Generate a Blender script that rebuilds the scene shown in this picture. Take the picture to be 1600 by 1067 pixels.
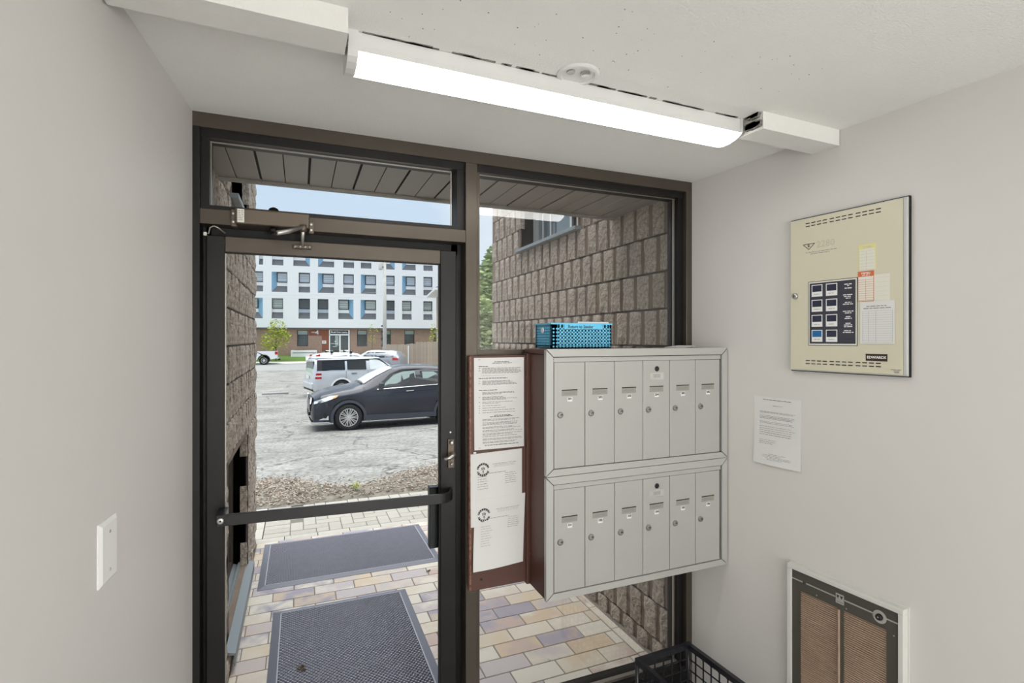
import bpy, bmesh, math, random
from mathutils import Vector, Matrix
random.seed(7)
PI = math.pi
for o in list(bpy.data.objects):
    bpy.data.objects.remove(o)
S = bpy.context.scene
C = S.collection

# ------------------------------------------------------------------ camera
PHI = math.atan(810 / 1980.0)
cam_d = bpy.data.cameras.new('camera')
cam = bpy.data.objects.new('camera', cam_d)
C.objects.link(cam)
cam.location = (0.3267, -1.9704, 1.65)
cam.rotation_euler = (PI / 2, 0, -PHI)
cam_d.sensor_width = 36
cam_d.lens = 810 / 1600 * 36
cam_d.shift_y = -3.5 / 1600
cam_d.clip_start = 0.02
cam_d.clip_end = 500
S.camera = cam

# ------------------------------------------------------------------ world, sun, exposure
S.view_settings.view_transform = 'Standard'
S.view_settings.look = 'None'
S.view_settings.exposure = 0.0
S.view_settings.gamma = 1.0
S.view_settings.use_curve_mapping = False
w = bpy.data.worlds.new('sky')
S.world = w
w.use_nodes = True
nt = w.node_tree
nt.nodes.clear()
wo = nt.nodes.new('ShaderNodeOutputWorld')
bg = nt.nodes.new('ShaderNodeBackground')
tc = nt.nodes.new('ShaderNodeTexCoord')
sx = nt.nodes.new('ShaderNodeSeparateXYZ')
rp = nt.nodes.new('ShaderNodeValToRGB')
nz = nt.nodes.new('ShaderNodeTexNoise')
mx = nt.nodes.new('ShaderNodeMix')
mx.data_type = 'RGBA'
cr = nt.nodes.new('ShaderNodeValToRGB')
nz.inputs['Scale'].default_value = 2.2
nz.inputs['Detail'].default_value = 6
rp.color_ramp.elements[0].position = 0.0
rp.color_ramp.elements[0].color = (0.72, 0.82, 0.92, 1)
rp.color_ramp.elements[1].position = 0.55
rp.color_ramp.elements[1].color = (0.50, 0.65, 0.87, 1)
cr.color_ramp.elements[0].position = 0.47
cr.color_ramp.elements[0].color = (0, 0, 0, 1)
cr.color_ramp.elements[1].position = 0.72
cr.color_ramp.elements[1].color = (1, 1, 1, 1)
mx.inputs[7].default_value = (0.92, 0.95, 0.98, 1)
nt.links.new(tc.outputs['Generated'], sx.inputs[0])
nt.links.new(sx.outputs['Z'], rp.inputs[0])
nt.links.new(tc.outputs['Generated'], nz.inputs['Vector'])
nt.links.new(nz.outputs[0], cr.inputs[0])
nt.links.new(cr.outputs[0], mx.inputs[0])
nt.links.new(rp.outputs[0], mx.inputs[6])
nt.links.new(mx.outputs[2], bg.inputs['Color'])
bg.inputs['Strength'].default_value = 1.05
nt.links.new(bg.outputs[0], wo.inputs[0])

sun_d = bpy.data.lights.new('sun', 'SUN')
sun_d.energy = 5.2
sun_d.angle = math.radians(80)
sun_d.color = (1.0, 0.95, 0.88)
sun = bpy.data.objects.new('sun', sun_d)
C.objects.link(sun)
sun.location = (0, 20, 30)
_sd = Vector((0.06, -0.04, -1.0))           # light travels this way
sun.rotation_euler = _sd.to_track_quat('-Z', 'Y').to_euler()

# fill lights added behind the camera to brighten the room, no lamps known there
for lx, ly, en in ((0.8, -3.3, 36), (1.3, -5.2, 122)):
    ad = bpy.data.lights.new('fill_light', 'POINT')
    ad.shadow_soft_size = 0.38
    ad.energy = en
    ad.color = (0.97, 0.985, 0.985)
    ao = bpy.data.objects.new('fill_light', ad)
    C.objects.link(ao)
    ao.location = (lx, ly, 1.25)

# ------------------------------------------------------------------ material helpers
def lin(c):
    c = c / 255.0
    return c / 12.92 if c <= 0.04045 else ((c + 0.055) / 1.055) ** 2.4
def rgb(r, g, b):
    return (lin(r), lin(g), lin(b), 1)
def mat(name, col, rough=0.5, metal=0.0, noise=None, bump=None, rnd=0.0, coat=0.0, spec=None):
    """noise=(scale, amount, second colour); bump=(scale, strength, distance)"""
    m = bpy.data.materials.new(name)
    m.use_nodes = True
    n = m.node_tree
    b = n.nodes['Principled BSDF']
    b.inputs['Roughness'].default_value = rough
    b.inputs['Metallic'].default_value = metal
    if coat:
        b.inputs['Coat Weight'].default_value = coat
        b.inputs['Coat Roughness'].default_value = 0.05
    if spec is not None:
        b.inputs['Specular IOR Level'].default_value = spec
    b.inputs['Base Color'].default_value = rgb(*col)
    src = None
    t = n.nodes.new('ShaderNodeTexCoord')
    if noise:
        tx = n.nodes.new('ShaderNodeTexNoise')
        tx.inputs['Scale'].default_value = noise[0]
        tx.inputs['Detail'].default_value = 8
        tx.inputs['Roughness'].default_value = 0.65
        n.links.new(t.outputs['Object'], tx.inputs['Vector'])
        cr = n.nodes.new('ShaderNodeValToRGB')
        cr.color_ramp.elements[0].position = 0.5 - noise[1]
        cr.color_ramp.elements[1].position = 0.5 + noise[1]
        cr.color_ramp.elements[0].color = rgb(*col)
        cr.color_ramp.elements[1].color = rgb(*noise[2])
        n.links.new(tx.outputs[0], cr.inputs[0])
        src = cr.outputs[0]
    if rnd:
        oi = n.nodes.new('ShaderNodeObjectInfo')
        mr = n.nodes.new('ShaderNodeMapRange')
        mr.inputs[3].default_value = 1 - rnd
        mr.inputs[4].default_value = 1 + rnd
        n.links.new(oi.outputs['Random'], mr.inputs[0])
        hs = n.nodes.new('ShaderNodeHueSaturation')
        n.links.new(mr.outputs[0], hs.inputs['Value'])
        if src:
            n.links.new(src, hs.inputs['Color'])
        else:
            hs.inputs['Color'].default_value = rgb(*col)
        src = hs.outputs[0]
    if src:
        n.links.new(src, b.inputs['Base Color'])
    if bump:
        bx_ = n.nodes.new('ShaderNodeTexNoise')
        bx_.inputs['Scale'].default_value = bump[0]
        bx_.inputs['Detail'].default_value = 6
        n.links.new(t.outputs['Object'], bx_.inputs['Vector'])
        bp = n.nodes.new('ShaderNodeBump')
        bp.inputs['Strength'].default_value = bump[1]
        bp.inputs['Distance'].default_value = bump[2]
        n.links.new(bx_.outputs[0], bp.inputs['Height'])
        n.links.new(bp.outputs[0], b.inputs['Normal'])
    return m
def emis(name, col, strength):
    m = bpy.data.materials.new(name)
    m.use_nodes = True
    b = m.node_tree.nodes['Principled BSDF']
    b.inputs['Base Color'].default_value = rgb(*col)
    b.inputs['Emission Color'].default_value = rgb(*col)
    b.inputs['Emission Strength'].default_value = strength
    return m
def glass(name, tint=(250, 252, 252), ior=1.45, refl=(255, 255, 255)):
    m = bpy.data.materials.new(name)
    m.use_nodes = True
    n = m.node_tree
    n.nodes.clear()
    o = n.nodes.new('ShaderNodeOutputMaterial')
    mix = n.nodes.new('ShaderNodeMixShader')
    tr = n.nodes.new('ShaderNodeBsdfTransparent')
    gl = n.nodes.new('ShaderNodeBsdfGlossy')
    fr = n.nodes.new('ShaderNodeFresnel')
    fr.inputs[0].default_value = ior
    tr.inputs[0].default_value = rgb(*tint)
    gl.inputs['Roughness'].default_value = 0.0
    gl.inputs['Color'].default_value = rgb(*refl)
    ge = n.nodes.new('ShaderNodeNewGeometry')       # only the front face of a pane mirrors
    sb = n.nodes.new('ShaderNodeMath')
    sb.operation = 'SUBTRACT'
    sb.use_clamp = True
    n.links.new(fr.outputs[0], sb.inputs[0])
    n.links.new(ge.outputs['Backfacing'], sb.inputs[1])
    n.links.new(sb.outputs[0], mix.inputs[0])
    n.links.new(tr.outputs[0], mix.inputs[1])
    n.links.new(gl.outputs[0], mix.inputs[2])
    n.links.new(mix.outputs[0], o.inputs[0])
    return m

M = {}
M['wall'] = mat('wall_paint', (219, 216, 212), 0.5, noise=(2.5, 0.3, (215, 212, 208)), bump=(160, 0.06, 0.002))
M['ceil'] = mat('ceiling_stipple', (240, 239, 235), 0.9, noise=(4, 0.3, (235, 234, 230)), bump=(170, 0.55, 0.004))
M['bulk'] = mat('bulkhead_plaster', (236, 235, 231), 0.9, noise=(9, 0.25, (230, 228, 223)), bump=(150, 0.35, 0.004))
M['dirt'] = mat('dirty_gap', (150, 146, 140), 0.95, noise=(40, 0.15, (92, 88, 82)))
M['floor'] = mat('lobby_floor', (184, 182, 180), 0.5)
M['bronze'] = mat('bronze_aluminium_lit', (92, 84, 75), 0.34, 0.55, noise=(6, 0.3, (84, 77, 69)))  # light copy of the frame bronze, its lit tone put into the colour
M['dkbronze'] = mat('bronze_aluminium_shaded', (27, 25, 23), 0.42, 0.3, noise=(14, 0.3, (22, 20, 19)))  # dark copy of the frame bronze, its shaded tone put into the colour
M['gasket'] = mat('black_gasket', (18, 18, 18), 0.6)
M['bead'] = mat('bright_glazing_bead', (165, 160, 152), 0.35, 0.8)
M['glass'] = glass('clear_glass', ior=1.62)
M['doorglass'] = glass('low_reflection_glass', ior=1.07)
M['black'] = mat('black_paint', (26, 26, 28), 0.35)
M['screw'] = mat('screw_steel', (215, 215, 212), 0.3, 0.9)
M['steel'] = mat('satin_steel', (190, 188, 184), 0.35, 0.9)
M['locksteel'] = mat('lock_steel', (150, 148, 143), 0.4, 0.7)
M['closer'] = mat('closer_bronze', (104, 94, 83), 0.42, 0.6)
M['white'] = mat('white_plastic', (236, 236, 234), 0.4)
M['paper'] = mat('paper', (222, 222, 220), 0.8)
M['ink'] = mat('printed_grey', (146, 146, 146), 0.9)
M['inkdk'] = mat('printed_black', (62, 62, 64), 0.9)
M['inklt'] = mat('printed_pale', (172, 172, 174), 0.9)
M['mail'] = mat('mailbox_aluminium_paint', (184, 184, 180), 0.42, 0.25, bump=(900, 0.03, 0.0005))
M['maildoor'] = mat('mailbox_door_paint', (178, 178, 174), 0.45, 0.2, bump=(900, 0.03, 0.0005))
M['mailgap'] = mat('mailbox_gap', (50, 48, 46), 0.8)
M['slot'] = mat('name_slot_plastic', (150, 149, 140), 0.4)
M['brown'] = mat('brown_painted_wood', (92, 60, 50), 0.45, noise=(7, 0.3, (84, 54, 46)), bump=(60, 0.1, 0.002))
M['brownedge'] = mat('worn_wood_edge', (150, 112, 92), 0.7, noise=(60, 0.12, (96, 62, 50)))
M['blue'] = mat('blue_plastic', (104, 200, 240), 0.35)
M['cream'] = mat('cream_enamel', (216, 211, 188), 0.4, noise=(3, 0.3, (212, 206, 184)))
M['creamedge'] = mat('grey_panel_edge', (196, 198, 194), 0.45)
M['lamp'] = emis('lamp_diffuser', (255, 254, 250), 10.0)
M['lampbody'] = mat('lamp_housing_white', (226, 226, 223), 0.45)
M['heatface'] = mat('heater_face_bronze', (84, 81, 74), 0.45, 0.2)
M['heatslat'] = mat('heater_slat', (206, 180, 158), 0.5, 0.2, noise=(12, 0.3, (180, 152, 132)))
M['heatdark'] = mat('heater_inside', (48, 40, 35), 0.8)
M['silver'] = mat('silver_trim', (206, 205, 200), 0.35, 0.6)
M['heatframe'] = mat('heater_white_frame', (216, 215, 210), 0.45)
M['crate'] = mat('black_crate_plastic', (34, 35, 40), 0.22)
M['orange'] = mat('orange_tag', (212, 110, 62), 0.7)
M['yellow'] = mat('yellow_tag', (226, 218, 150), 0.7)
M['offwhite'] = mat('aged_card', (226, 224, 212), 0.8)
M['navypanel'] = mat('indicator_panel', (70, 70, 80), 0.25)
M['navycell'] = mat('indicator_window', (58, 60, 78), 0.2)
M['bluecell'] = mat('blue_indicator', (44, 112, 168), 0.3)
M['plate'] = mat('dark_nameplate', (60, 46, 38), 0.4)
M['grey'] = mat('faded_grey_print', (200, 196, 176), 0.7)

# ------------------------------------------------------------------ mesh helpers
def add_box(bm, x0, x1, y0, y1, z0, z1):
    v = [bm.verts.new(p) for p in ((x0, y0, z0), (x1, y0, z0), (x1, y1, z0), (x0, y1, z0),
                                   (x0, y0, z1), (x1, y0, z1), (x1, y1, z1), (x0, y1, z1))]
    for f in ((0, 3, 2, 1), (4, 5, 6, 7), (0, 1, 5, 4), (1, 2, 6, 5), (2, 3, 7, 6), (3, 0, 4, 7)):
        bm.faces.new([v[i] for i in f])
    return v
def add_hex(bm, p):
    v = [bm.verts.new(q) for q in p]
    for f in ((0, 3, 2, 1), (4, 5, 6, 7), (0, 1, 5, 4), (1, 2, 6, 5), (2, 3, 7, 6), (3, 0, 4, 7)):
        bm.faces.new([v[i] for i in f])
def add_tube(bm, pts, r, n=10, cap=True):
    rings = []
    pts = [Vector(p) for p in pts]
    up = Vector((0, 0, 1))
    for i, p in enumerate(pts):
        t = (pts[min(i + 1, len(pts) - 1)] - pts[max(i - 1, 0)]).normalized()
        a = up if abs(t.dot(up)) < 0.95 else Vector((1, 0, 0))
        u = t.cross(a).normalized()
        q = u.cross(t).normalized()
        rr = r[i] if isinstance(r, (list, tuple)) else r
        rings.append([bm.verts.new(p + u * rr * math.cos(2 * PI * k / n) + q * rr * math.sin(2 * PI * k / n)) for k in range(n)])
    for a, b in zip(rings, rings[1:]):
        for k in range(n):
            bm.faces.new((a[k], a[(k + 1) % n], b[(k + 1) % n], b[k]))
    if cap:
        bm.faces.new(rings[0][::-1])
        bm.faces.new(rings[-1])
def add_lathe(bm, prof, n=20, axis='y', center=(0, 0, 0), cap=True):
    """prof = [(r, h)] revolved about an axis, h measured along it"""
    rings = []
    for r, h in prof:
        ring = []
        for k in range(n):
            a = 2 * PI * k / n
            if axis == 'y':
                p = (r * math.cos(a), h, r * math.sin(a))
            elif axis == 'z':
                p = (r * math.cos(a), r * math.sin(a), h)
            else:
                p = (h, r * math.cos(a), r * math.sin(a))
            ring.append(bm.verts.new((p[0] + center[0], p[1] + center[1], p[2] + center[2])))
        rings.append(ring)
    for a, b in zip(rings, rings[1:]):
        for k in range(n):
            bm.faces.new((a[k], a[(k + 1) % n], b[(k + 1) % n], b[k]))
    if cap:
        bm.faces.new(rings[0][::-1])
        bm.faces.new(rings[-1])
def add_prism(bm, pts, y0, y1):
    """polygon in x,z extruded from y0 to y1"""
    a = [bm.verts.new((x, y0, z)) for x, z in pts]
    b = [bm.verts.new((x, y1, z)) for x, z in pts]
    n = len(pts)
    bm.faces.new(a)
    bm.faces.new(b[::-1])
    for i in range(n):
        bm.faces.new((a[i], b[i], b[(i + 1) % n], a[(i + 1) % n]))
def bevel(bm, w, seg=2):
    bmesh.ops.bevel(bm, geom=bm.edges[:], offset=w, segments=seg, profile=0.5, affect='EDGES', clamp_overlap=True)
def mesh_of(bm, m, smooth=False):
    bmesh.ops.recalc_face_normals(bm, faces=bm.faces[:])
    me = bpy.data.meshes.new('mesh')
    bm.to_mesh(me)
    bm.free()
    me.materials.append(M[m] if isinstance(m, str) else m)
    if smooth:
        for p in me.polygons:
            p.use_smooth = True
    return me
def link(name, me, parent=None, loc=(0, 0, 0), rot=(0, 0, 0), kind=None):
    o = bpy.data.objects.new(name, me)
    C.objects.link(o)
    o.location = loc
    o.rotation_euler = rot
    if parent:
        o.parent = parent
    if kind:
        o['kind'] = kind
    return o
def obj(name, bm, m, parent=None, smooth=False, **k):
    return link(name, mesh_of(bm, m, smooth), parent, **k)
def box(name, x0, x1, y0, y1, z0, z1, m, parent=None, bev=0, **k):
    bm = bmesh.new()
    add_box(bm, x0, x1, y0, y1, z0, z1)
    if bev:
        bevel(bm, bev)
    return obj(name, bm, m, parent, **k)
def thing(name, label, cat, loc=(0, 0, 0), rz=0, group=None):
    o = bpy.data.objects.new(name, None)
    C.objects.link(o)
    o.empty_display_size = 0.1
    o.location = loc
    o.rotation_euler = (0, 0, rz)
    o['label'] = label
    o['category'] = cat
    if group:
        o['group'] = group
    return o
def tag(o, label, cat, group=None, kind=None):
    o['label'] = label
    o['category'] = cat
    if group:
        o['group'] = group
    if kind:
        o['kind'] = kind
    return o
def struct(name, loc=(0, 0, 0), rz=0):
    o = bpy.data.objects.new(name, None)
    C.objects.link(o)
    o.location = loc
    o.rotation_euler = (0, 0, rz)
    o['kind'] = 'structure'
    return o
_tcache = {}
def text(name, body, size, m, parent, loc, rot=(PI / 2, 0, 0), align='CENTER', ext=0.0004, sx=1.0, bold=0.0):
    """lettering facing -Y of its parent"""
    key = (body, size, align, m, bold)
    me = _tcache.get(key)
    if me is None:
        cu = bpy.data.curves.new('letters', 'FONT')
        cu.body = body
        cu.size = size
        cu.align_x = align
        cu.align_y = 'CENTER'
        cu.extrude = ext
        cu.offset = bold
        cu.resolution_u = 2
        tmp = bpy.data.objects.new('letters', cu)
        C.objects.link(tmp)
        me = bpy.data.meshes.new_from_object(tmp.evaluated_get(bpy.context.evaluated_depsgraph_get()))
        bpy.data.objects.remove(tmp)
        me.materials.clear()
        me.materials.append(M[m])
        _tcache[key] = me
    o = link(name, me, parent, loc, rot)
    o.scale = (sx, 1, 1)
    return o
def print_lines(name, rows, m, parent, y, h=0.0035):
    """rows = [(x0, x1, z, height)] of word-like printed bars on a sheet facing -Y"""
    bm = bmesh.new()
    for x0, x1, z, hh in rows:
        x = x0
        while x < x1 - 0.002:
            wl = min(random.uniform(0.006, 0.02), x1 - x)
            add_box(bm, x, x + wl, y, y + 0.0003, z - hh / 2, z + hh / 2)
            x += wl + 0.0025
    return obj(name, bm, m, parent, kind='stuff')

# wall-mounted frames: local x to the right, z up, -y out into the room
LA = math.atan2(0.99695, 0.078)            # left wall direction
RA = math.atan2(-0.99680, 0.080)           # right wall direction, towards the camera
RW0 = (2.063, 0, 0)

# ================================================================== ROOM SHELL
lw = struct('wall_left', (0, 0, 0), LA)
box('plaster', -6.2, 0.12, 0.0, 0.16, -0.02, 2.62, 'wall', lw)
rw = struct('wall_right', RW0, RA)
box('plaster', -0.12, 6.2, 0.0, 0.16, -0.02, 2.62, 'wall', rw)
box('wall_back', -0.62, 2.72, -6.15, -6.0, 0, 2.62, 'wall')['kind'] = 'structure'
box('floor', -0.8, 2.9, -6.2, 0.0, -0.12, 0.0, 'floor')['kind'] = 'structure'
box('ceiling', -0.8, 2.9, -6.2, 0.02, 2.40, 2.55, 'ceil')['kind'] = 'structure'
# dropped bulkhead (beam) across the ceiling, cut out for the lamp between x=.43 and 1.69
def bulk_seg(name, x0, x1):
    def yf(x):
        return -0.755 + 0.028 * x
    bm = bmesh.new()
    prof = lambda x: [(yf(x), 2.402), (yf(x), 2.343), (yf(x) + 0.105, 2.347), (yf(x) + 0.205, 2.402)]
    a = [bm.verts.new((x0, p[0], p[1])) for p in prof(x0)]
    b = [bm.verts.new((x1, p[0], p[1])) for p in prof(x1)]
    for i in range(4):
        bm.faces.new((a[i], a[(i + 1) % 4], b[(i + 1) % 4], b[i]))
    bm.faces.new(a)
    bm.faces.new(b[::-1])
    o = obj(name, bm, 'bulk', trim)
    return o
trim = struct('trim_1')
bulk_seg('bulkhead', -0.045, 0.428)
bulk_seg('bulkhead', 1.735, 2.115)
# rough, dirty plaster edges left by the cut-out
bm = bmesh.new()
for i in range(60):
    x = random.uniform(0.44, 1.66)
    wd = random.uniform(0.01, 0.06)
    yy = -0.663 + 0.021 * (x - 0.44)
    add_box(bm, x, x + wd, yy - random.uniform(0.001, 0.005), yy + 0.004, 2.3985, 2.4)
for i in range(14):
    z = random.uniform(2.35, 2.395)
    add_box(bm, 1.723, 1.734, -0.71 + random.uniform(0, .03), -0.66 + random.uniform(-.01, .02), z, z + random.uniform(.004, .014))
for i in range(6):
    z = random.uniform(2.345, 2.39)
    add_box(bm, 0.4285, 0.433, -0.70 + random.uniform(0, .02), -0.67, z, z + .012)
obj('broken_plaster', bm, 'dirt', trim, kind='stuff')
bm = bmesh.new()
for i in range(60):
    x = random.uniform(0.5, 1.7)
    y = random.uniform(-1.0, -0.68)
    s = random.uniform(0.0006, 0.0018)
    add_lathe(bm, [(s, 2.3992), (s, 2.4001)], 6, 'z', (x, y, 0))
obj('fly_speck', bm, 'dirt', trim, kind='stuff')

# ================================================================== STOREFRONT (window_1) and DOOR (door_1)
win = struct('window_1')
ZH = 2.40
box('head', 0.0, 2.066, 0.0, 0.115, 2.352, ZH + 0.01, 'bronze', win)
box('head_stop', 0.02, 0.935, 0.018, 0.10, 2.325, 2.352, 'dkbronze', win)
box('head_stop', 0.983, 2.03, 0.018, 0.10, 2.325, 2.352, 'dkbronze', win)
box('jamb', -0.03, 0.021, 0.0, 0.115, 0, 2.352, 'dkbronze', win, 0.002)
box('jamb', 2.03, 2.075, 0.0, 0.115, 0, 2.352, 'bronze', win, 0.002)
box('jamb_stop', 1.999, 2.03, 0.022, 0.10, 0.1, 2.325, 'dkbronze', win)
box('jamb_stop', 0.021, 0.046, 0.022, 0.10, 2.08, 2.325, 'dkbronze', win)
box('mullion', 0.935, 0.983, 0.0, 0.115, 0, 2.352, 'bronze', win, 0.002)
box('mullion_stop', 0.905, 0.935, 0.02, 0.10, 2.08, 2.325, 'dkbronze', win)
box('mullion_stop', 0.983, 1.0, 0.022, 0.10, 0.1, 2.325, 'bronze', win)
box('transom_rail', 0.021, 0.935, 0.0, 0.115, 2.033, 2.083, 'bronze', win, 0.002)
box('transom_stop', 0.046, 0.905, 0.02, 0.10, 2.083, 2.10, 'dkbronze', win)
box('sill', 0.983, 2.03, 0.0, 0.115, 0.0, 0.10, 'dkbronze', win, 0.003)
box('sill_bead', 0.99, 2.02, 0.025, 0.045, 0.10, 0.112, 'bead', win)
for a in ((0.046, 0.888, 0.045, 0.05, 2.318, 2.3225), (0.046, 0.0495, 0.045, 0.05, 2.10, 2.318), (0.885, 0.889, 0.045, 0.05, 2.10, 2.318),
          (1.0, 2.0, 0.045, 0.05, 2.322, 2.326), (1.987, 1.9925, 0.040, 0.05, 0.1, 2.322), (1.0, 1.003, 0.045, 0.05, 0.1, 2.322)):
    box('glazing_bead', *a, 'bead', win)
box('glass_pane', 0.046, 0.905, 0.056, 0.0565, 2.10, 2.325, 'doorglass', win)
box('glass_pane', 0.998, 2.0, 0.056, 0.0565, 0.10, 2.325, 'glass', win)
# muntin at mailbox height behind the cabinet
box('horizontal_rail', 0.983, 2.03, 0.015, 0.10, 1.575, 1.607, 'bronze', win, 0.002)
bm = bmesh.new()
add_lathe(bm, [(0.022, 2.10), (0.021, 2.118), (0.015, 2.13), (0.006, 2.135)], 16, 'z', (0.237, 0.13, 0))
obj('sealing_cap', bm, 'gasket', win, smooth=True)

door = struct('door_1')
Y0, Y1 = 0.022, 0.066
box('left_stile', 0.036, 0.091, Y0, Y1, 0.012, 2.0, 'dkbronze', door, 0.003)
box('right_stile', 0.838, 0.902, Y0, Y1, 0.012, 2.0, 'dkbronze', door, 0.003)
box('top_rail', 0.091, 0.838, Y0, Y1, 1.946, 2.0, 'bronze', door, 0.003)
box('bottom_rail', 0.091, 0.838, Y0, Y1, 0.012, 0.11, 'dkbronze', door, 0.003)
box('glass_pane', 0.085, 0.845, 0.043, 0.0435, 0.10, 1.95, 'doorglass', door)
for a in ((0.091, 0.0945, 0.03, 0.036, 0.11, 1.946), (0.8345, 0.838, 0.03, 0.036, 0.11, 1.946), (0.091, 0.838, 0.03, 0.036, 1.942, 1.946)):
    box('glazing_bead', *a, 'bead' if a[3] - a[2] < .1 and a[0] < 0.1 and a[1] < 0.1 else 'gasket', door)
box('frame_stop', 0.018, 0.045, 0.068, 0.112, 0, 2.035, 'dkbronze', win)
box('frame_stop', 0.894, 0.937, 0.068, 0.112, 0, 2.035, 'dkbronze', win)
box('frame_stop', 0.03, 0.92, 0.068, 0.112, 1.99, 2.036, 'gasket', win)
# push bar: flat strap, straight, bent into the lock stile at its right end
bm = bmesh.new()
def bar_pt(t):
    # returns (x, y, zc)
    if t <= 0.86:
        x = 0.078 + (0.815 - 0.078) * t / 0.86
        return x, -0.06, 1.0635 - 0.020 * (x - 0.078)
    a = (t - 0.86) / 0.14 * PI / 2
    return 0.815 + 0.062 * math.sin(a), -0.06 + 0.078 * (1 - math.cos(a)), 1.0487 - 0.002 * (t - 0.86) / 0.14
prev = None
N = 24
ts = [0, 0.2, 0.4, 0.6, 0.8] + [0.86 + 0.14 * k / 10 for k in range(11)]
pts = [bar_pt(t) for t in ts]
rings = []
for i, p in enumerate(pts):
    q0 = pts[max(i - 1, 0)]
    q1 = pts[min(i + 1, len(pts) - 1)]
    t = Vector((q1[0] - q0[0], q1[1] - q0[1], 0)).normalized()
    nrm = Vector((t.y, -t.x, 0)) * 0.0055
    c = Vector(p)
    rings.append([bm.verts.new(c + nrm + Vector((0, 0, -0.0185))), bm.verts.new(c - nrm + Vector((0, 0, -0.0185))),
                  bm.verts.new(c - nrm + Vector((0, 0, 0.0185))), bm.verts.new(c + nrm + Vector((0, 0, 0.0185)))])
for a, b in zip(rings, rings[1:]):
    for k in range(4):
        bm.faces.new((a[k], a[(k + 1) % 4], b[(k + 1) % 4], b[k]))
bm.faces.new(rings[0])
bm.faces.new(rings[-1])
bevel(bm, 0.0015, 1)
pb = obj('push_bar', bm, 'black', door)
box('end_mount', 0.074, 0.103, -0.054, 0.022, 1.045, 1.082, 'black', pb, 0.002)
bm = bmesh.new()
add_lathe(bm, [(0.0105, -0.0655), (0.0095, -0.069), (0.004, -0.0695)], 16, 'y', (0.089, 0, 1.063))
sc = obj('screw', bm, 'screw', pb, smooth=True)
bm = bmesh.new()
add_lathe(bm, [(0.0035, -0.0700), (0.003, -0.0685)], 8, 'y', (0.089, 0, 1.063))
obj('screw_recess', bm, 'gasket', pb)
# latch guard / pull plate outside the glass
g = box('latch_guard', 0.806, 0.866, 0.07, 0.105, 0.812, 1.058, 'black', door, 0.003)
box('guard_lip', 0.842, 0.85, 0.062, 0.072, 0.812, 1.0, 'gasket', g)
# lock with lever
lk = box('lock_plate', 0.866, 0.892, 0.012, 0.023, 1.142, 1.256, 'closer', door, 0.002)
bm = bmesh.new()
add_lathe(bm, [(0.009, 0.004), (0.008, 0.0), (0.003, -0.001)], 14, 'y', (0.88, 0, 1.243))
obj('cylinder', bm, 'steel', lk, smooth=True)
bm = bmesh.new()
add_lathe(bm, [(0.006, 0.006), (0.0055, 0.004)], 12, 'y', (0.88, 0, 1.158))
obj('cylinder', bm, 'steel', lk, smooth=True)
bm = bmesh.new()
add_tube(bm, [(0.884, 0.012, 1.198), (0.884, -0.012, 1.198), (0.876, -0.02, 1.196), (0.862, -0.022, 1.190), (0.843, -0.022, 1.187)], [0.008, 0.009, 0.0085, 0.007, 0.0055], 10)
obj('lever', bm, 'steel', lk, smooth=True)
bm = bmesh.new()
add_lathe(bm, [(0.004, 0.022), (0.004, 0.018), (0.002, 0.0175)], 10, 'y', (0.878, 0, 1.282))
obj('screw', bm, 'screw', lk, smooth=True)

# door closer
dc = thing('door_closer', 'bronze overhead door closer with folding arm on the rail above the glass door', 'door closer', (0.125, 0, 2.02))
bm = bmesh.new()
add_box(bm, 0.004, 0.232, -0.058, -0.004, 0.010, 0.062)
bevel(bm, 0.006, 3)
obj('body', bm, 'closer', dc)
for x0, x1, z0, z1 in ((-0.010, 0.008, 0.003, 0.060), (0.230, 0.247, -0.002, 0.040)):
    e = box('end_bracket', x0, x1, -0.036, 0.0, z0, z1, 'closer', dc, 0.003)
    for k in (0.28, 0.74):
        bm = bmesh.new()
        add_lathe(bm, [(0.005, -0.036), (0.0045, -0.0385), (0.002, -0.039)], 10, 'y', ((x0 + x1) / 2 - 0.001, 0, z0 + (z1 - z0) * k))
        obj('screw', bm, 'screw', e, smooth=True)
lb = box('rating_label', 0.012, 0.032, -0.0592, -0.0578, 0.014, 0.058, 'offwhite', dc)
print_lines('print', [(0.014, 0.030, 0.052 - 0.006 * k, 0.002) for k in range(6)], 'ink', lb, -0.0596)
bm = bmesh.new()
add_lathe(bm, [(0.012, 0.0115), (0.012, -0.004), (0.008, -0.010)], 14, 'z', (0.118, -0.03, 0))
obj('spindle', bm, 'dkbronze', dc, smooth=True)
bm = bmesh.new()
add_hex(bm, [(0.108, -0.035, -0.016), (0.128, -0.025, -0.016), (0.142, -0.125, -0.028), (0.126, -0.130, -0.028),
             (0.108, -0.035, -0.008), (0.128, -0.025, -0.008), (0.142, -0.125, -0.020), (0.126, -0.130, -0.020)])
bevel(bm, 0.002, 1)
obj('main_arm', bm, 'dkbronze', dc)
bm = bmesh.new()
add_tube(bm, [(0.132, -0.125, -0.026), (0.165, -0.10, -0.012), (0.210, -0.065, 0.012)], [0.008, 0.008, 0.006], 10)
obj('forearm', bm, 'steel', dc, smooth=True)
bm = bmesh.new()
add_lathe(bm, [(0.011, 0.020), (0.012, 0.010), (0.012, 0.002), (0.008, -0.004)], 14, 'z', (0.212, -0.062, 0))
obj('elbow', bm, 'closer', dc, smooth=True)
bm = bmesh.new()
add_tube(bm, [(0.212, -0.062, 0.006), (0.210, -0.03, -0.030), (0.209, -0.012, -0.042)], [0.007, 0.0055, 0.005], 10)
obj('rod', bm, 'steel', dc, smooth=True)
ft = box('door_shoe', 0.178, 0.240, 0.004, 0.021, -0.050, -0.036, 'closer', dc, 0.003)
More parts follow.
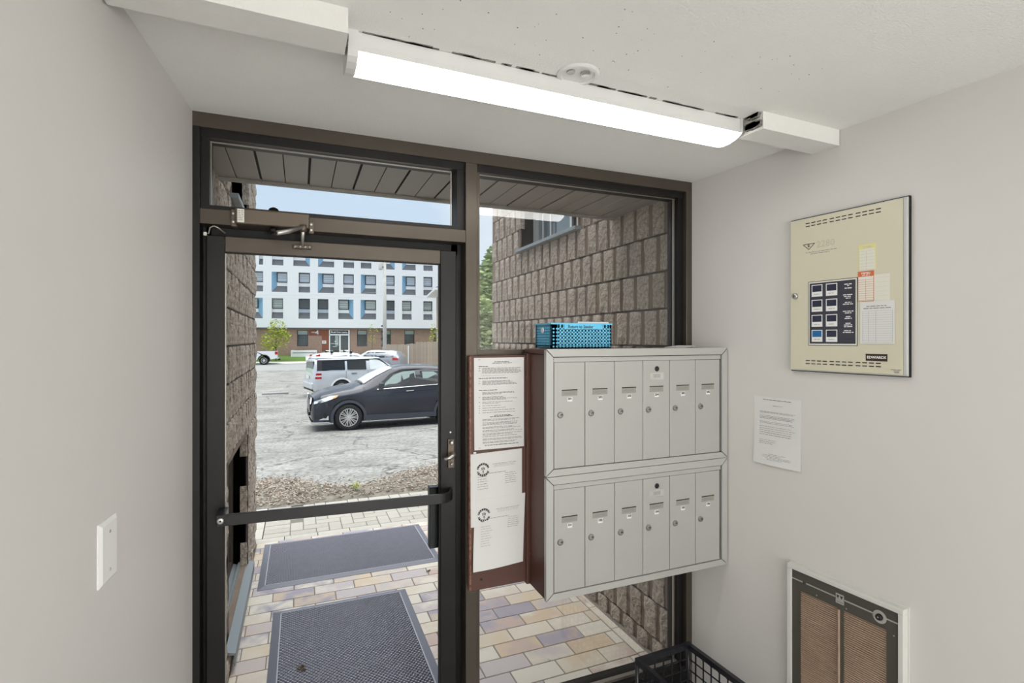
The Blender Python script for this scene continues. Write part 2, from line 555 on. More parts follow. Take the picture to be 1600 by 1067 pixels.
for k in (0.187, 0.203, 0.219, 0.233):
    bm = bmesh.new()
    add_lathe(bm, [(0.004, 0.004), (0.0035, 0.001)], 8, 'y', (k, 0, -0.043))
    obj('screw', bm, 'screw', ft, smooth=True)
# small wire spring at the hinge corner of the door frame
ws = thing('wire_contact', 'bent wire loop at the hinge corner above the door', 'wire', (0.05, 0, 2.0))
bm = bmesh.new()
add_tube(bm, [(-0.012, 0.0, -0.002), (-0.002, -0.006, 0.0), (0.002, -0.012, 0.018), (0.014, -0.016, 0.024), (0.026, -0.014, 0.019), (0.046, -0.004, 0.004)], 0.0025, 8)
obj('wire', bm, 'bead', ws, smooth=True)
box('terminal', -0.018, -0.008, -0.006, 0.004, -0.008, 0.004, 'screw', ws, 0.001)

# ================================================================== MAILBOXES
FY = -0.205
def mail_bank(name, label, z0, z1, numbers, seed):
    """aluminium bank of six mailbox doors in a mitred frame; local origin at its lower left front corner"""
    t = thing(name, label, 'mailbox', (1.186, FY, z0), 0, 'wall mailbox banks')
    W, H = 0.888, z1 - z0
    box('shell', 0.030, W - 0.004, 0.006, 0.165, 0.004, H - 0.004, 'mail', t)
    fw = 0.030
    # mitred frame rails
    for nm, poly in (('top_rail', [(0, H), (W, H), (W - fw, H - fw), (fw, H - fw)]),
                     ('bottom_rail', [(0, 0), (W, 0), (W - fw, fw * 0.85), (fw, fw * 0.85)]),
                     ('left_rail', [(0, 0), (fw, fw * 0.85), (fw, H - fw), (0, H)]),
                     ('right_rail', [(W, 0), (W - fw, fw * 0.85), (W - fw, H - fw), (W, H)])):
        bm = bmesh.new()
        cx = sum(p[0] for p in poly) / 4
        cz = sum(p[1] for p in poly) / 4
        add_prism(bm, [(cx + (x - cx) * 0.9985, cz + (z - cz) * 0.985) for x, z in poly], -0.006, 0.012)
        obj(nm, bm, 'mail', t)
    box('inner_gap', fw - 0.001, W - fw + 0.001, 0.0045, 0.006, fw * 0.85 - 0.002, H - fw + 0.001, 'mailgap', t)
    box('header_strip', fw + 0.004, W - fw - 0.004, -0.001, 0.0045, H - fw - 0.020, H - fw - 0.003, 'mail', t)
    n = 6
    x0, x1 = fw + 0.004, W - fw - 0.008
    dw = (x1 - x0) / n
    zb, zt = fw * 0.85 + 0.002, H - fw - 0.0215
    for k in range(n):
        a, b = x0 + k * dw + 0.0013, x0 + (k + 1) * dw - 0.0013
        d = box('mailbox_door', a, b, -0.0015, 0.0045, zb, zt, 'maildoor', t, 0.0012)
        mx_ = (a + b) / 2
        zs = zt - 0.117
        s = box('name_slot', mx_ - 0.034, mx_ + 0.034, -0.0022, -0.0012, zs - 0.012, zs + 0.012, 'slot', d)
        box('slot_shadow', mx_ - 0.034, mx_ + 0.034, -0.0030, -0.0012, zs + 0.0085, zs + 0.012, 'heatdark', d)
        print_lines('name_print', [(mx_ - 0.022, mx_ + 0.022, zs - 0.002, 0.006)], 'ink', d, -0.0026)
        box('number_sticker', mx_ - 0.0095, mx_ + 0.0115, -0.0022, -0.0012, zs - 0.034, zs - 0.017, 'white', d)
        text('number', numbers[k], 0.0125, 'inkdk', d, (mx_ + 0.001, -0.0026, zs - 0.0235), bold=0.0004)
        bm = bmesh.new()
        add_lathe(bm, [(0.0125, -0.001), (0.0125, -0.004), (0.0105, -0.0075), (0.0085, -0.008), (0.008, -0.0065), (0.002, -0.0065)], 18, 'y', (a + 0.026, 0, zs - 0.084))
        obj('lock', bm, 'locksteel', d)
        box('keyhole', a + 0.0255, a + 0.0335, -0.0075, -0.0060, zs - 0.0845, zs - 0.0815, 'gasket', d)
        if k == 3:
            bm = bmesh.new()
            add_lathe(bm, [(0.011, -0.001), (0.011, -0.003), (0.006, -0.0035)], 18, 'y', (mx_ + 0.002, 0, zt - 0.034))
            obj('button', bm, 'black', d, smooth=True)
            bp = box('maker_plate', mx_ - 0.034, mx_ + 0.036, -0.0024, -0.0012, zt - 0.079, zt - 0.050, 'silver', d)
            box('plate_centre', mx_ - 0.018, mx_ + 0.020, -0.0028, -0.0022, zt - 0.073, zt - 0.054, 'mail', d)
            print_lines('plate_print', [(mx_ - 0.014, mx_ + 0.016, zt - 0.060, 0.002), (mx_ - 0.014, mx_ + 0.016, zt - 0.066, 0.002)], 'ink', d, -0.0032)
    return t
mail_bank('mailbox_bank', 'upper grey metal bank of six mailboxes under the blue basket', 1.129, 1.613, ['201', '202', '203', '204', '205', '206'], 1)
mail_bank('mailbox_bank', 'lower grey metal bank of six mailboxes hanging over the tiles', 0.657, 1.127, ['101', '102', '103', '104', '105', '106'], 2)
# brown carrier with the notice board
cb = thing('mailbox_cabinet', 'brown painted wooden carrier and notice board left of the mailboxes', 'cabinet', (0.94, -0.005, 0.66))
box('notice_board', 0.0, 0.245, -0.030, -0.006, 0.004, 0.925, 'brown', cb, 0.002)
box('worn_edge', -0.0015, 0.006, -0.0312, -0.006, 0.006, 0.923, 'brownedge', cb)
box('corner_post', 0.238, 0.276, -0.042, -0.006, -0.004, 0.932, 'brown', cb, 0.002)
box('side_panel', 0.252, 0.272, -0.19, -0.042, -0.004, 0.932, 'brown', cb, 0.002)
box('top_board', 0.246, 1.10, -0.19, -0.002, 0.934, 0.952, 'brown', cb, 0.002)
box('bottom_board', 0.246, 1.10, -0.037, -0.006, -0.004, 0.012, 'brown', cb, 0.002)
for x, z in ((0.047, 0.045), (0.255, 0.12), (0.256, 0.42), (0.255, 0.72)):
    bm = bmesh.new()
    add_lathe(bm, [(0.005, -0.029 if x < .2 else -0.041), (0.005, -0.0315 if x < .2 else -0.0435), (0.001, -0.032 if x < .2 else -0.044)], 10, 'y', (x, 0, z))
    obj('screw', bm, 'gasket' if x < 0.2 else 'brownedge', cb)

# ---- papers
def sheet(name, label, x0, z0, wd, ht, y, tilt=0.0, curl=0.004, parent_rot=0, loc=None, rows=None, seal=None, skew=0.0, fold=0.0):
    t = thing(name, label, 'notice', loc if loc else (x0, y, z0), parent_rot)
    bm = bmesh.new()
    nx, nz_ = 6, 10
    g = []
    def cy(u, v):
        return -curl * ((1 - v) ** 3) * (0.5 + 0.5 * math.sin(u * 3.1 + 0.6)) - fold * math.sin(v * PI) * 0.3 - 0.001
    for j in range(nz_ + 1):
        row = []
        for i in range(nx + 1):
            u, v = i / nx, j / nz_
            row.append(bm.verts.new((wd * u + skew * v * wd, cy(u, v), ht * v + tilt * wd * u)))
        g.append(row)
    for j in range(nz_):
        for i in range(nx):
            bm.faces.new((g[j][i], g[j][i + 1], g[j + 1][i + 1], g[j + 1][i]))
    ex = bmesh.ops.extrude_face_region(bm, geom=bm.faces[:])
    for v in [e for e in ex['geom'] if isinstance(e, bmesh.types.BMVert)]:
        v.co.y += 0.0006
    obj('sheet', bm, 'paper', t, smooth=False)
    if rows:
        for key, mt in (('h', 'inkdk'), ('t', 'ink'), ('l', 'inklt')):
            rr = [r for r in rows if r[0] == key]
            if not rr:
                continue
            bm = bmesh.new()
            for _, a, b, v, hh in rr:
                x = a
                while x < b - 0.004:
                    wl = min(random.uniform(0.02, 0.09), b - x)
                    u0, u1 = x, x + wl
                    p = []
                    for (u, dv) in ((u0, -hh), (u1, -hh), (u1, hh), (u0, hh)):
                        vv = v + dv / 2
                        p.append(bm.verts.new((wd * u + skew * vv * wd, cy(u, vv) - 0.0009, ht * vv + tilt * wd * u)))
                    bm.faces.new(p)
                    x += wl + 0.012
            obj('printed_text', bm, mt, t, kind='stuff')
    if seal:
        su, sv, r = seal
        bm = bmesh.new()
        n = 48
        cx, cz = wd * su, ht * sv + tilt * wd * su
        yy = cy(su, sv) - 0.0011
        for k in range(n):
            a0, a1 = 2 * PI * k / n, 2 * PI * (k + 1) / n
            if k in (0, 1, 23, 24, 25, 47, 46):
                continue
            for r0, r1, skip in ((0.72, 0.78, 0), (0.93, 1.0, 0), (0.78, 0.93, 1)):
                if skip and (k % 3 == 0):
                    continue
                bm.faces.new([bm.verts.new((cx + r * q * math.cos(a), yy, cz + r * q * math.sin(a))) for q, a in ((r0, a0), (r1, a0), (r1, a1), (r0, a1))])
        # faint torch in the middle
        for (xa, xb, za, zb) in ((-.06, .06, -.5, -.1), (-.22, -.12, -.05, .3), (.12, .22, -.05, .3), (-.05, .05, .0, .4)):
            bm.faces.new([bm.verts.new((cx + r * x, yy, cz + r * z)) for x, z in ((xa, za), (xb, za), (xb * 1.3, zb), (xa * 1.3, zb))])
        obj('round_seal', bm, 'inkdk', t, kind='stuff')
        bm = bmesh.new()
        # pale lettering blocks inside the ring
        for k in range(n):
            if k % 3 == 0 and k not in (0, 24):
                a0, a1 = 2 * PI * (k + .2) / n, 2 * PI * (k + .8) / n
                bm.faces.new([bm.verts.new((cx + r * q * math.cos(a), yy - .0001, cz + r * q * math.sin(a))) for q, a in ((.8, a0), (.91, a0), (.91, a1), (.8, a1))])
        obj('seal_letters', bm, 'paper', t, kind='stuff')
    return t
rows = [('h', 0.40, 0.69, 0.955, 0.006), ('h', 0.36, 0.75, 0.94, 0.005), ('h', 0.09, 0.27, 0.905, 0.006)]
for v in (0.885, 0.872, 0.859, 0.846, 0.833):
    rows.append(('t', 0.16, random.uniform(0.85, 0.95), v, 0.006))
rows += [('l', 0.16, 0.62, 0.805, 0.003), ('h', 0.09, 0.66, 0.775, 0.006)]
for v in (0.745, 0.733, 0.72, 0.708):
    rows.append(('t', 0.16, random.uniform(0.6, 0.93), v, 0.006))
rows += [('h', 0.09, 0.45, 0.645, 0.006)]
for v in (0.62, 0.61, 0.6, 0.57, 0.56, 0.55, 0.54, 0.515, 0.50, 0.475, 0.45, 0.425, 0.40):
    rows.append(('t', 0.16, random.uniform(0.5, 0.97), v, 0.005))
rows += [('h', 0.39, 0.72, 0.365, 0.006), ('h', 0.31, 0.78, 0.352, 0.006)]
for v in (0.325, 0.313, 0.29, 0.278, 0.266, 0.24, 0.228, 0.205, 0.193, 0.17, 0.158, 0.14, 0.115, 0.103, 0.08, 0.07):
    rows.append(('t', 0.16, random.uniform(0.75, 0.97), v, 0.005))
rows += [('h', 0.2, 0.88, 0.045, 0.006), ('t', 0.08, 0.12, 0.02, 0.005), ('t', 0.08, 0.12, 0.98, 0.005)]
for v in (0.885, 0.86, 0.745, 0.72, 0.57, 0.515, 0.475, 0.45, 0.425, 0.40):
    rows.append(('t', 0.09, 0.115, v, 0.005))
sheet('paper_notice', 'long printed paper of rules pinned at the top of the brown board', 0.957, 1.216, 0.213, 0.361, -0.036, rows=rows, curl=0.006)
def city_rows(n1, n2):
    r = [('t', 0.42, 0.88, 0.83, 0.006), ('l', 0.45, 0.86, 0.81, 0.005), ('l', 0.44, 0.86, 0.79, 0.004), ('t', 0.13, 0.68, 0.71, 0.007)]
    for k in range(n1):
        r.append(('t' if n2 else 'l', 0.13, random.uniform(0.3, 0.36), 0.675 - 0.034 * k, 0.006))
    for k in range(6):
        r.append(('t' if k > 2 or n2 else 'l', 0.66, random.uniform(0.86, 0.9), 0.685 - 0.028 * k, 0.006))
    return r
sheet('paper_notice', 'white notice with a black round seal, half covered, middle of the brown board', 0.943, 0.915, 0.218, 0.285, -0.0365, tilt=0.035, rows=city_rows(6, 1), seal=(0.235, 0.77, 0.0265))
sheet('paper_notice', 'white notice with a round seal curling off the bottom of the brown board', 0.949, 0.744, 0.214, 0.276, -0.0385, tilt=0.03, curl=0.014, skew=0.055, rows=city_rows(11, 0), seal=(0.225, 0.77, 0.0265))
# tape piece under the long notice
box('tape', 0.955, 0.966, -0.0365, -0.0355, 1.202, 1.208, 'white', None)
tag(bpy.data.objects['tape'], 'small white strip of tape on the brown board below the long notice', 'tape')
# notice on the right wall
rows = [('h', 0.2, 0.8, 0.957, 0.006), ('t', 0.42, 0.62, 0.875, 0.006)]
for v in (0.78, 0.765, 0.72, 0.70, 0.68, 0.63, 0.61, 0.56, 0.53, 0.50, 0.47, 0.44):
    rows.append(('t' if v in (.70, .68, .47, .44) else 'l', 0.13, random.uniform(0.8, 0.9), v, 0.007))
rows += [('l', 0.13, 0.5, 0.36, 0.006), ('t', 0.13, 0.48, 0.335, 0.006), ('t', 0.13, 0.42, 0.31, 0.006)]
for v in (0.16, 0.14, 0.12, 0.10, 0.08):
    rows.append(('l', random.uniform(0.2, 0.35), random.uniform(0.6, 0.9), v, 0.006))
_c, _s = math.cos(RA), math.sin(RA)
sheet('paper_notice', 'lone white letter taped to the right wall above the heater', 0, 0, 0.206, 0.275, 0, parent_rot=RA, curl=0.01, rows=rows,
      loc=(RW0[0] + 0.345 * _c, RW0[1] + 0.345 * _s, 1.140))

# ---- blue basket on the brown cabinet
bk = thing('plastic_basket', 'light blue perforated plastic basket on top of the mailboxes', 'basket', (1.254, -0.12, 1.6135))
def perforated(name, p0, u, v, nu, nv, bar, th, parent, m, solid=()):
    """flat panel spanned by u and v from p0, built as a lattice with square holes"""
    bm = bmesh.new()
    u, v, p0 = Vector(u), Vector(v), Vector(p0)
    n = u.cross(v).normalized() * th
    lu, lv = u.length, v.length
    def strip(a0, a1, b0, b1):
        q = [p0 + u * a + v * b for a, b in ((a0, b0), (a1, b0), (a1, b1), (a0, b1))]
        add_hex(bm, q + [x + n for x in q])
    for i in range(nu + 1):
        c = i / nu
        strip(max(0, c - bar / lu / 2), min(1, c + bar / lu / 2), 0, 1)
    for j in range(nv + 1):
        c = j / nv
        strip(0, 1, max(0, c - bar / lv / 2), min(1, c + bar / lv / 2))
    for a in solid:
        strip(*a)
    return obj(name, bm, m, parent)
BL, BD, BH = 0.277, 0.150, 0.100
fl = 0.006
perforated('front_side', (0.0, 0.0, 0), (BL, 0, 0), (0, 0, BH), 18, 7, 0.0075, 0.002, bk, 'blue', ((0, .09, 0, 1), (.97, 1, 0, 1), (0, 1, .88, 1), (.1, .97, .0, .08)))
perforated('back_side', (0.0, BD, 0), (BL, 0, 0), (0, 0, BH), 22, 8, 0.0062, 0.002, bk, 'blue', ((0, .05, 0, 1), (.97, 1, 0, 1), (0, 1, .9, 1)))
perforated('left_end', (0.0, 0.0, 0), (0, BD, 0), (0, 0, BH), 12, 9, 0.0055, 0.002, bk, 'blue', ((0, .1, 0, 1), (.9, 1, 0, 1), (0, 1, .92, 1), (0, 1, 0, .12)))
perforated('right_end', (BL, 0.0, 0), (0, BD, 0), (0, 0, BH), 12, 9, 0.0055, 0.002, bk, 'blue', ((0, .06, 0, 1), (.94, 1, 0, 1), (0, 1, .92, 1)))
box('base', 0.001, BL - 0.001, 0.001, BD - 0.001, 0.0, 0.003, 'blue', bk)
bm = bmesh.new()
for (a, b, c, d) in ((-.004, BL + .004, -.004, .002), (-.004, BL + .004, BD - .002, BD + .004), (-.004, .002, .002, BD - .002), (BL - .002, BL + .004, .002, BD - .002)):
    add_box(bm, a, b, c, d, BH - 0.004, BH + 0.002)
obj('rim', bm, 'blue', bk)
bm = bmesh.new()
add_lathe(bm, [(0.012, -0.006), (0.012, -0.003)], 14, 'x', (0, BD * 0.5, 0.073))
obj('end_badge', bm, 'white', bk)
lbl = box('paper_strip', 0.055, 0.232, -0.0048, -0.0042, BH - 0.022, BH - 0.004, 'blue', bk)
text('lettering', 'Return to Sender', 0.0165, 'inkdk', bk, (0.13, -0.0050, BH - 0.013), bold=0.0003)
en = box('envelope', 0.125, 0.272, 0.010, 0.012, 0.006, 0.1085, 'paper', None, loc=(1.254, -0.12, 1.6135))
ef = box('envelope', 0.03, 0.262, 0.016, 0.018, 0.004, 0.085, 'offwhite', None, loc=(1.254, -0.12, 1.6135))
tag(ef, 'cream envelope inside the blue basket showing only through its holes', 'envelope')
tag(en, 'white envelope standing in the blue basket with its edge above the rim', 'envelope')
en2 = box('envelope', -0.06, 0.06, -0.045, 0.045, 0.0, 0.004, 'paper', None, loc=(1.93, -0.075, 1.614), rot=(0.0, -0.06, 0.35))
tag(en2, 'flat white envelope lying on the right end of the mailbox top', 'envelope')

# ================================================================== CEILING LAMP
cl = thing('ceiling_light', 'long white wraparound ceiling light with a glowing lens over the door', 'ceiling light', (0.437, -0.66, 2.40), 0.021)
L = 1.28
box('housing', 0.0, L, 0.0, 0.115, -0.040, 0.0, 'lampbody', cl, 0.003)
bm = bmesh.new()
prof = [(-0.004, -0.036), (-0.006, -0.066), (0.002, -0.0765), (0.02, -0.0855), (0.05, -0.0905), (0.08, -0.0905), (0.108, -0.086), (0.126, -0.077), (0.134, -0.066), (0.132, -0.036)]
def lens_seg(nm, x0, x1, pr, m, smooth=True):
    bm = bmesh.new()
    a = [bm.verts.new((x0, y, z)) for y, z in pr]
    b = [bm.verts.new((x1, y, z)) for y, z in pr]
    for i in range(len(pr) - 1):
        bm.faces.new((a[i], a[i + 1], b[i + 1], b[i]))
    bm.faces.new(a)
    bm.faces.new(b[::-1])
    bm.faces.new((a[0], b[0], b[-1], a[-1]))
    return obj(nm, bm, m, cl)
up = [(-0.003, -0.036), (-0.0045, -0.050), (0.1195, -0.050), (0.118, -0.036)]
lens_seg('lens_skirt', 0.008, L - 0.006, up, 'lampbody')
lo = [(-0.0045, -0.0503), (0.004, -0.059), (0.02, -0.066), (0.045, -0.0705), (0.072, -0.0705), (0.096, -0.066), (0.111, -0.059), (0.1195, -0.0503)]
lens_seg('lens', 0.022, L - 0.006, lo, 'lamp')
ecp = [(-0.005, -0.0)] + [(y, z - 0.001) for y, z in lo] + [(0.12, 0.0)]
lens_seg('end_cap', -0.003, 0.0215, ecp, 'lampbody')
lens_seg('end_cap', L - 0.0055, L + 0.003, [ecp[0]] + [(y * .98, z * .9) for y, z in ecp[1:-1]] + [ecp[-1]], 'lampbody')
# round box cover half hidden by the lamp
jc = thing('junction_cover', 'round ceiling junction box cover half hidden behind the light', 'box cover', (1.055, -0.684, 2.40))
bm = bmesh.new()
add_lathe(bm, [(0.060, 0.0), (0.060, -0.004), (0.056, -0.007), (0.048, -0.007), (0.046, -0.003), (0.02, -0.003)], 30, 'z')
obj('ring', bm, 'lampbody', jc)
bm = bmesh.new()
add_lathe(bm, [(0.014, -0.003), (0.015, -0.010), (0.010, -0.013)], 12, 'z', (0.012, -0.020, 0))
obj('knockout', bm, 'steel', jc)
bm = bmesh.new()
add_lathe(bm, [(0.012, -0.003), (0.012, -0.008)], 10, 'z', (-0.03, -0.012, 0))
obj('knockout', bm, 'steel', jc)

# ================================================================== BLANK WALL PLATE (left wall)
wp = thing('wall_plate', 'white blank switch plate on the left wall', 'wall plate', (-0.643 * math.cos(LA), -0.643 * math.sin(LA), 1.207), LA)
bm = bmesh.new()
a = [(-0.041, -0.0655), (0.041, -0.0655), (0.041, 0.0655), (-0.041, 0.0655)]
b = [(-0.034, -0.058), (0.034, -0.058), (0.034, 0.058), (-0.034, 0.058)]
va = [bm.verts.new((x, 0, z)) for x, z in a]
vm = [bm.verts.new((x, -0.003, z)) for x, z in a]
vb = [bm.verts.new((x, -0.0075, z)) for x, z in b]
for i in range(4):
    j = (i + 1) % 4
    bm.faces.new((va[i], va[j], vm[j], vm[i]))
    bm.faces.new((vm[i], vm[j], vb[j], vb[i]))
bm.faces.new(vb)
bm.faces.new(va[::-1])
obj('plate', bm, 'white', wp)
for z in (-0.040, 0.040):
    bm = bmesh.new()
    add_lathe(bm, [(0.0035, -0.007), (0.003, -0.0085), (0.001, -0.0086)], 10, 'y', (0, 0, z))
    obj('screw', bm, 'steel', wp)

# ================================================================== FIRE ALARM PANEL (right wall)
def on_right(s, z=0.0):
    return (RW0[0] + s * _c, RW0[1] + s * _s, z)
fp = thing('fire_alarm_panel', 'cream metal fire alarm panel with a dark indicator window on the right wall', 'alarm panel', on_right(0.720, 1.531), RA)
hw = 0.199
FH = 0.575
box('back_box', -hw - 0.002, hw + 0.004, -0.012, 0.0, -0.003, FH + 0.003, 'gasket', fp)
box('frame', -hw, hw + 0.002, -0.016, -0.010, 0.0, FH, 'creamedge', fp, 0.002)
box('door', -hw + 0.001, hw - 0.010, -0.0215, -0.015, 0.004, FH - 0.003, 'cream', fp, 0.0015)
box('hinge_strip', hw - 0.0095, hw + 0.001, -0.0215, -0.015, 0.004, FH - 0.002, 'creamedge', fp, 0.002)
def P(s, z):
    return s - 0.720, z - 1.531
bm = bmesh.new()
for zc in (2.077, 1.563):
    for s0 in (0.584, 0.674, 0.764):
        for k in range(4):
            for dz in (0.007, -0.004):
                x0 = s0 + k * 0.0215 - 0.720
                add_box(bm, x0, x0 + 0.0155, -0.0221, -0.0214, zc - 1.531 + dz - 0.0017, zc - 1.531 + dz + 0.0017)
obj('vent_slots', bm, 'gasket', fp, kind='stuff')
# emblem: inverted triangle shield with an E, number beside it
ex, ez = P(0.596, 2.0)
bm = bmesh.new()
tri = [(-0.0225, 0.006), (0.0225, 0.006), (0.0, -0.0145)]
for i in range(3):
    (xa, za), (xb, zb) = tri[i], tri[(i + 1) % 3]
    d = Vector((xb - xa, 0, zb - za)).normalized()
    n_ = Vector((-d.z, 0, d.x)) * 0.0011
    A = Vector((ex + xa, -0.0222, ez + za))
    B = Vector((ex + xb, -0.0222, ez + zb))
    add_hex(bm, [A - n_, B - n_, B + n_, A + n_] + [q + Vector((0, 0.0006, 0)) for q in (A - n_, B - n_, B + n_, A + n_)])
obj('emblem_outline', bm, 'inkdk', fp)
text('emblem_letter', 'E', 0.016, 'inkdk', fp, (ex, -0.0222, ez - 0.0005), bold=0.0003, sx=1.1)
text('number_print', '2280', 0.034, 'grey', fp, (ex + 0.063, -0.0219, ez - 0.002), bold=0.0006)
print_lines('print', [(ex - 0.012, ex + 0.105, ez - 0.026, 0.0022), (ex + 0.006, ex + 0.078, ez - 0.0325, 0.0022)], 'ink', fp, -0.0220)
# key lock
bm = bmesh.new()
lx, lz = P(0.5425, 1.815)
add_lathe(bm, [(0.0115, -0.021), (0.0115, -0.026), (0.009, -0.031), (0.003, -0.031)], 18, 'y', (lx, 0, lz))
lo_ = obj('lock', bm, 'steel', fp, smooth=True)
box('keyhole', lx - 0.001, lx + 0.001, -0.0316, -0.0308, lz - 0.005, lz + 0.003, 'gasket', lo_)
# indicator window
wx0, wz0 = P(0.594, 1.627)
wx1, wz1 = P(0.770, 1.864)
box('window_border', wx0, wx1, -0.0222, -0.0212, wz0, wz1, 'gasket', fp)
box('window_inset', wx0 + 0.002, wx1 - 0.002, -0.0226, -0.0220, wz0 + 0.002, wz1 - 0.002, 'offwhite', fp)
iw = box('indicator_window', wx0 + 0.006, wx1 - 0.006, -0.0232, -0.0224, wz0 + 0.007, wz1 - 0.007, 'navypanel', fp)
for r in range(4):
    for c in range(2):
        cx0 = P(0.608 + c * 0.0535, 0)[0]
        cz1 = P(0, 1.851 - r * 0.0555)[1]
        box('indicator_frame', cx0, cx0 + 0.0405, -0.0238, -0.0230, cz1 - 0.044, cz1, 'white', iw)
        box('indicator_lens', cx0 + 0.003, cx0 + 0.0375, -0.0242, -0.0237, cz1 - 0.026, cz1 - 0.003, 'bluecell' if (r == 3 and c == 0) else 'navycell', iw)
        print_lines('indicator_print', [(cx0 + 0.009, cx0 + 0.031, cz1 - 0.035, 0.002)], 'ink', iw, -0.0240)
bx0 = P(0.723, 0)[0]
rr = []
for z, ws_ in ((1.843, 26), (1.838, 6), (1.829, 24), (1.806, 34), (1.800, 28), (1.794, 16), (1.779, 22), (1.773, 36), (1.748, 36), (1.742, 22), (1.729, 16), (1.723, 24), (1.706, 18), (1.700, 28), (1.694, 28), (1.680, 28), (1.674, 36)):
    c = bx0 - 0.002 + 0.0185
    rr.append((c - ws_ * 0.0005, c + ws_ * 0.0005, z - 1.531, 0.0032))
print_lines('indicator_legend', rr, 'white', iw, -0.0236)
# tags and cards stuck on the panel door
def card(nm, s0, z0, s1, z1, m, y=-0.0222, **k):
    a, b = P(s0, z0), P(s1, z1)
    return box(nm, a[0], b[0], y, y + 0.0006, a[1], b[1], m, fp, **k)
c0 = card('yellow_tag', 0.773, 1.884, 0.829, 1.972, 'yellow')
a = P(0.777, 1.884); b = P(0.826, 1.957)
box('tag_form', a[0], b[0], -0.0226, -0.0221, a[1], b[1], 'offwhite', c0)
text('print', 'TESTED', 0.008, 'offwhite', c0, ((a[0] + b[0]) / 2, -0.0226, b[1] + 0.006))
def ruled(nm, s0, z0, s1, z1, nrow, cols, m, y, parent, th=0.0008):
    bm = bmesh.new()
    a, b = P(s0, z0), P(s1, z1)
    for k in range(nrow + 1):
        z = a[1] + (b[1] - a[1]) * k / nrow
        add_box(bm, a[0], b[0], y, y + 0.0003, z - th / 2, z + th / 2)
    for c in cols:
        x = a[0] + (b[0] - a[0]) * c
        add_box(bm, x - th / 2, x + th / 2, y, y + 0.0003, a[1], b[1])
    return obj(nm, bm, m, parent)
ruled('ruled_lines', 0.778, 1.886, 0.825, 1.95, 6, (0.45,), 'grey', -0.0228, c0)
c3 = card('service_card', 0.822, 1.770, 0.871, 1.866, 'offwhite', y=-0.0221)
ruled('ruled_lines', 0.828, 1.78, 0.868, 1.855, 5, (), 'grey', -0.0224, c3, 0.0005)
c1 = card('orange_tag', 0.772, 1.779, 0.823, 1.881, 'orange', y=-0.0229)
a = P(0.7735, 1.7805); b = P(0.8215, 1.863)
box('tag_form', a[0], b[0], -0.0233, -0.0228, a[1], b[1], 'offwhite', c1)
ruled('ruled_lines', 0.7735, 1.783, 0.8215, 1.852, 9, (0.5,), 'orange', -0.0235, c1)
text('print', 'TESTED', 0.009, 'white', c1, ((a[0] + b[0]) / 2, -0.0233, b[1] + 0.0105), bold=0.0002)
print_lines('small_print', [((a[0] + b[0]) / 2 - 0.012, (a[0] + b[0]) / 2 + 0.012, b[1] + 0.004, 0.002)], 'white', c1, -0.0232)
c2 = card('inspection_sheet', 0.779, 1.635, 0.886, 1.777, 'paper', y=-0.0234)
ruled('ruled_lines', 0.788, 1.640, 0.880, 1.745, 14, (0, 0.2, 0.45, 1), 'inklt', -0.0237, c2, 0.0006)
a = P(0.80, 1.757)
print_lines('printed_title', [(a[0], a[0] + 0.062, a[1] + 0.004, 0.003), (a[0] - 0.01, a[0] + 0.075, a[1] - 0.003, 0.003)], 'ink', c2, -0.0238)
npl = card('nameplate', 0.797, 1.577, 0.864, 1.601, 'plate', y=-0.0225)
a = P(0.8305, 1.589)
text('nameplate_text', 'EDWARDS', 0.0125, 'white', npl, (a[0], -0.0228, a[1]), bold=0.0003)
a = P(0.874, 1.547)
print_lines('approval_print', [(a[0], a[0] + 0.030, a[1] + 0.004, 0.002), (a[0] + 0.008, a[0] + 0.026, a[1], 0.002), (a[0] + 0.01, a[0] + 0.024, a[1] - 0.005, 0.003)], 'ink', fp, -0.0222)

# ================================================================== WALL HEATER (right wall)
ht = thing('wall_heater', 'recessed wall heater with bronze louvred face and white frame, low on the right wall', 'heater', on_right(0.512, 0.0), RA)
HW, HT = 0.402, 0.785
HD = -0.030
for nm, a in (('frame_top', (0, HW, HD, 0, HT - 0.017, HT)), ('frame_left', (0, 0.018, HD, 0, 0.25, HT - 0.017)), ('frame_right', (HW - 0.016, HW, HD, 0, 0.25, HT - 0.017)), ('frame_bottom', (0, HW, HD, 0, 0.235, 0.25))):
    box(nm, *a, 'heatframe', ht, 0.002)
box('frame_flange', -0.006, HW + 0.004, -0.004, 0.0, 0.228, HT + 0.006, 'heatframe', ht)
fr = obj('face_plate', (lambda bm: (add_box(bm, 0.018, HW - 0.016, HD + 0.006, HD + 0.010, 0.695, HT - 0.017), add_box(bm, 0.018, 0.052, HD + 0.006, HD + 0.010, 0.25, 0.695),
          add_box(bm, 0.191, 0.212, HD + 0.006, HD + 0.010, 0.25, 0.695), add_box(bm, 0.350, HW - 0.016, HD + 0.006, HD + 0.010, 0.25, 0.695), add_box(bm, 0.052, 0.350, HD + 0.006, HD + 0.010, 0.25, 0.262), bm)[-1])(bmesh.new()), 'heatface', ht)
box('centre_rib', 0.1935, 0.200, HD + 0.002, HD + 0.008, 0.262, 0.692, 'heatslat', ht, 0.001)
box('inner_back', 0.018, HW - 0.016, -0.006, -0.004, 0.25, 0.7, 'heatdark', ht)
for (a, b) in ((0.052, 0.191), (0.212, 0.350)):
    bm = bmesh.new()
    z = 0.266
    while z < 0.692:
        add_hex(bm, [(a, HD + 0.0085, z), (b, HD + 0.0085, z), (b, HD + 0.013, z + 0.0012), (a, HD + 0.013, z + 0.0012),
                     (a, HD + 0.0085, z + 0.0028), (b, HD + 0.0085, z + 0.0028), (b, HD + 0.013, z + 0.0040), (a, HD + 0.013, z + 0.0040)])
        z += 0.0076
    obj('louvre_slats', bm, 'heatslat', ht, kind='stuff')
zl = 0.733
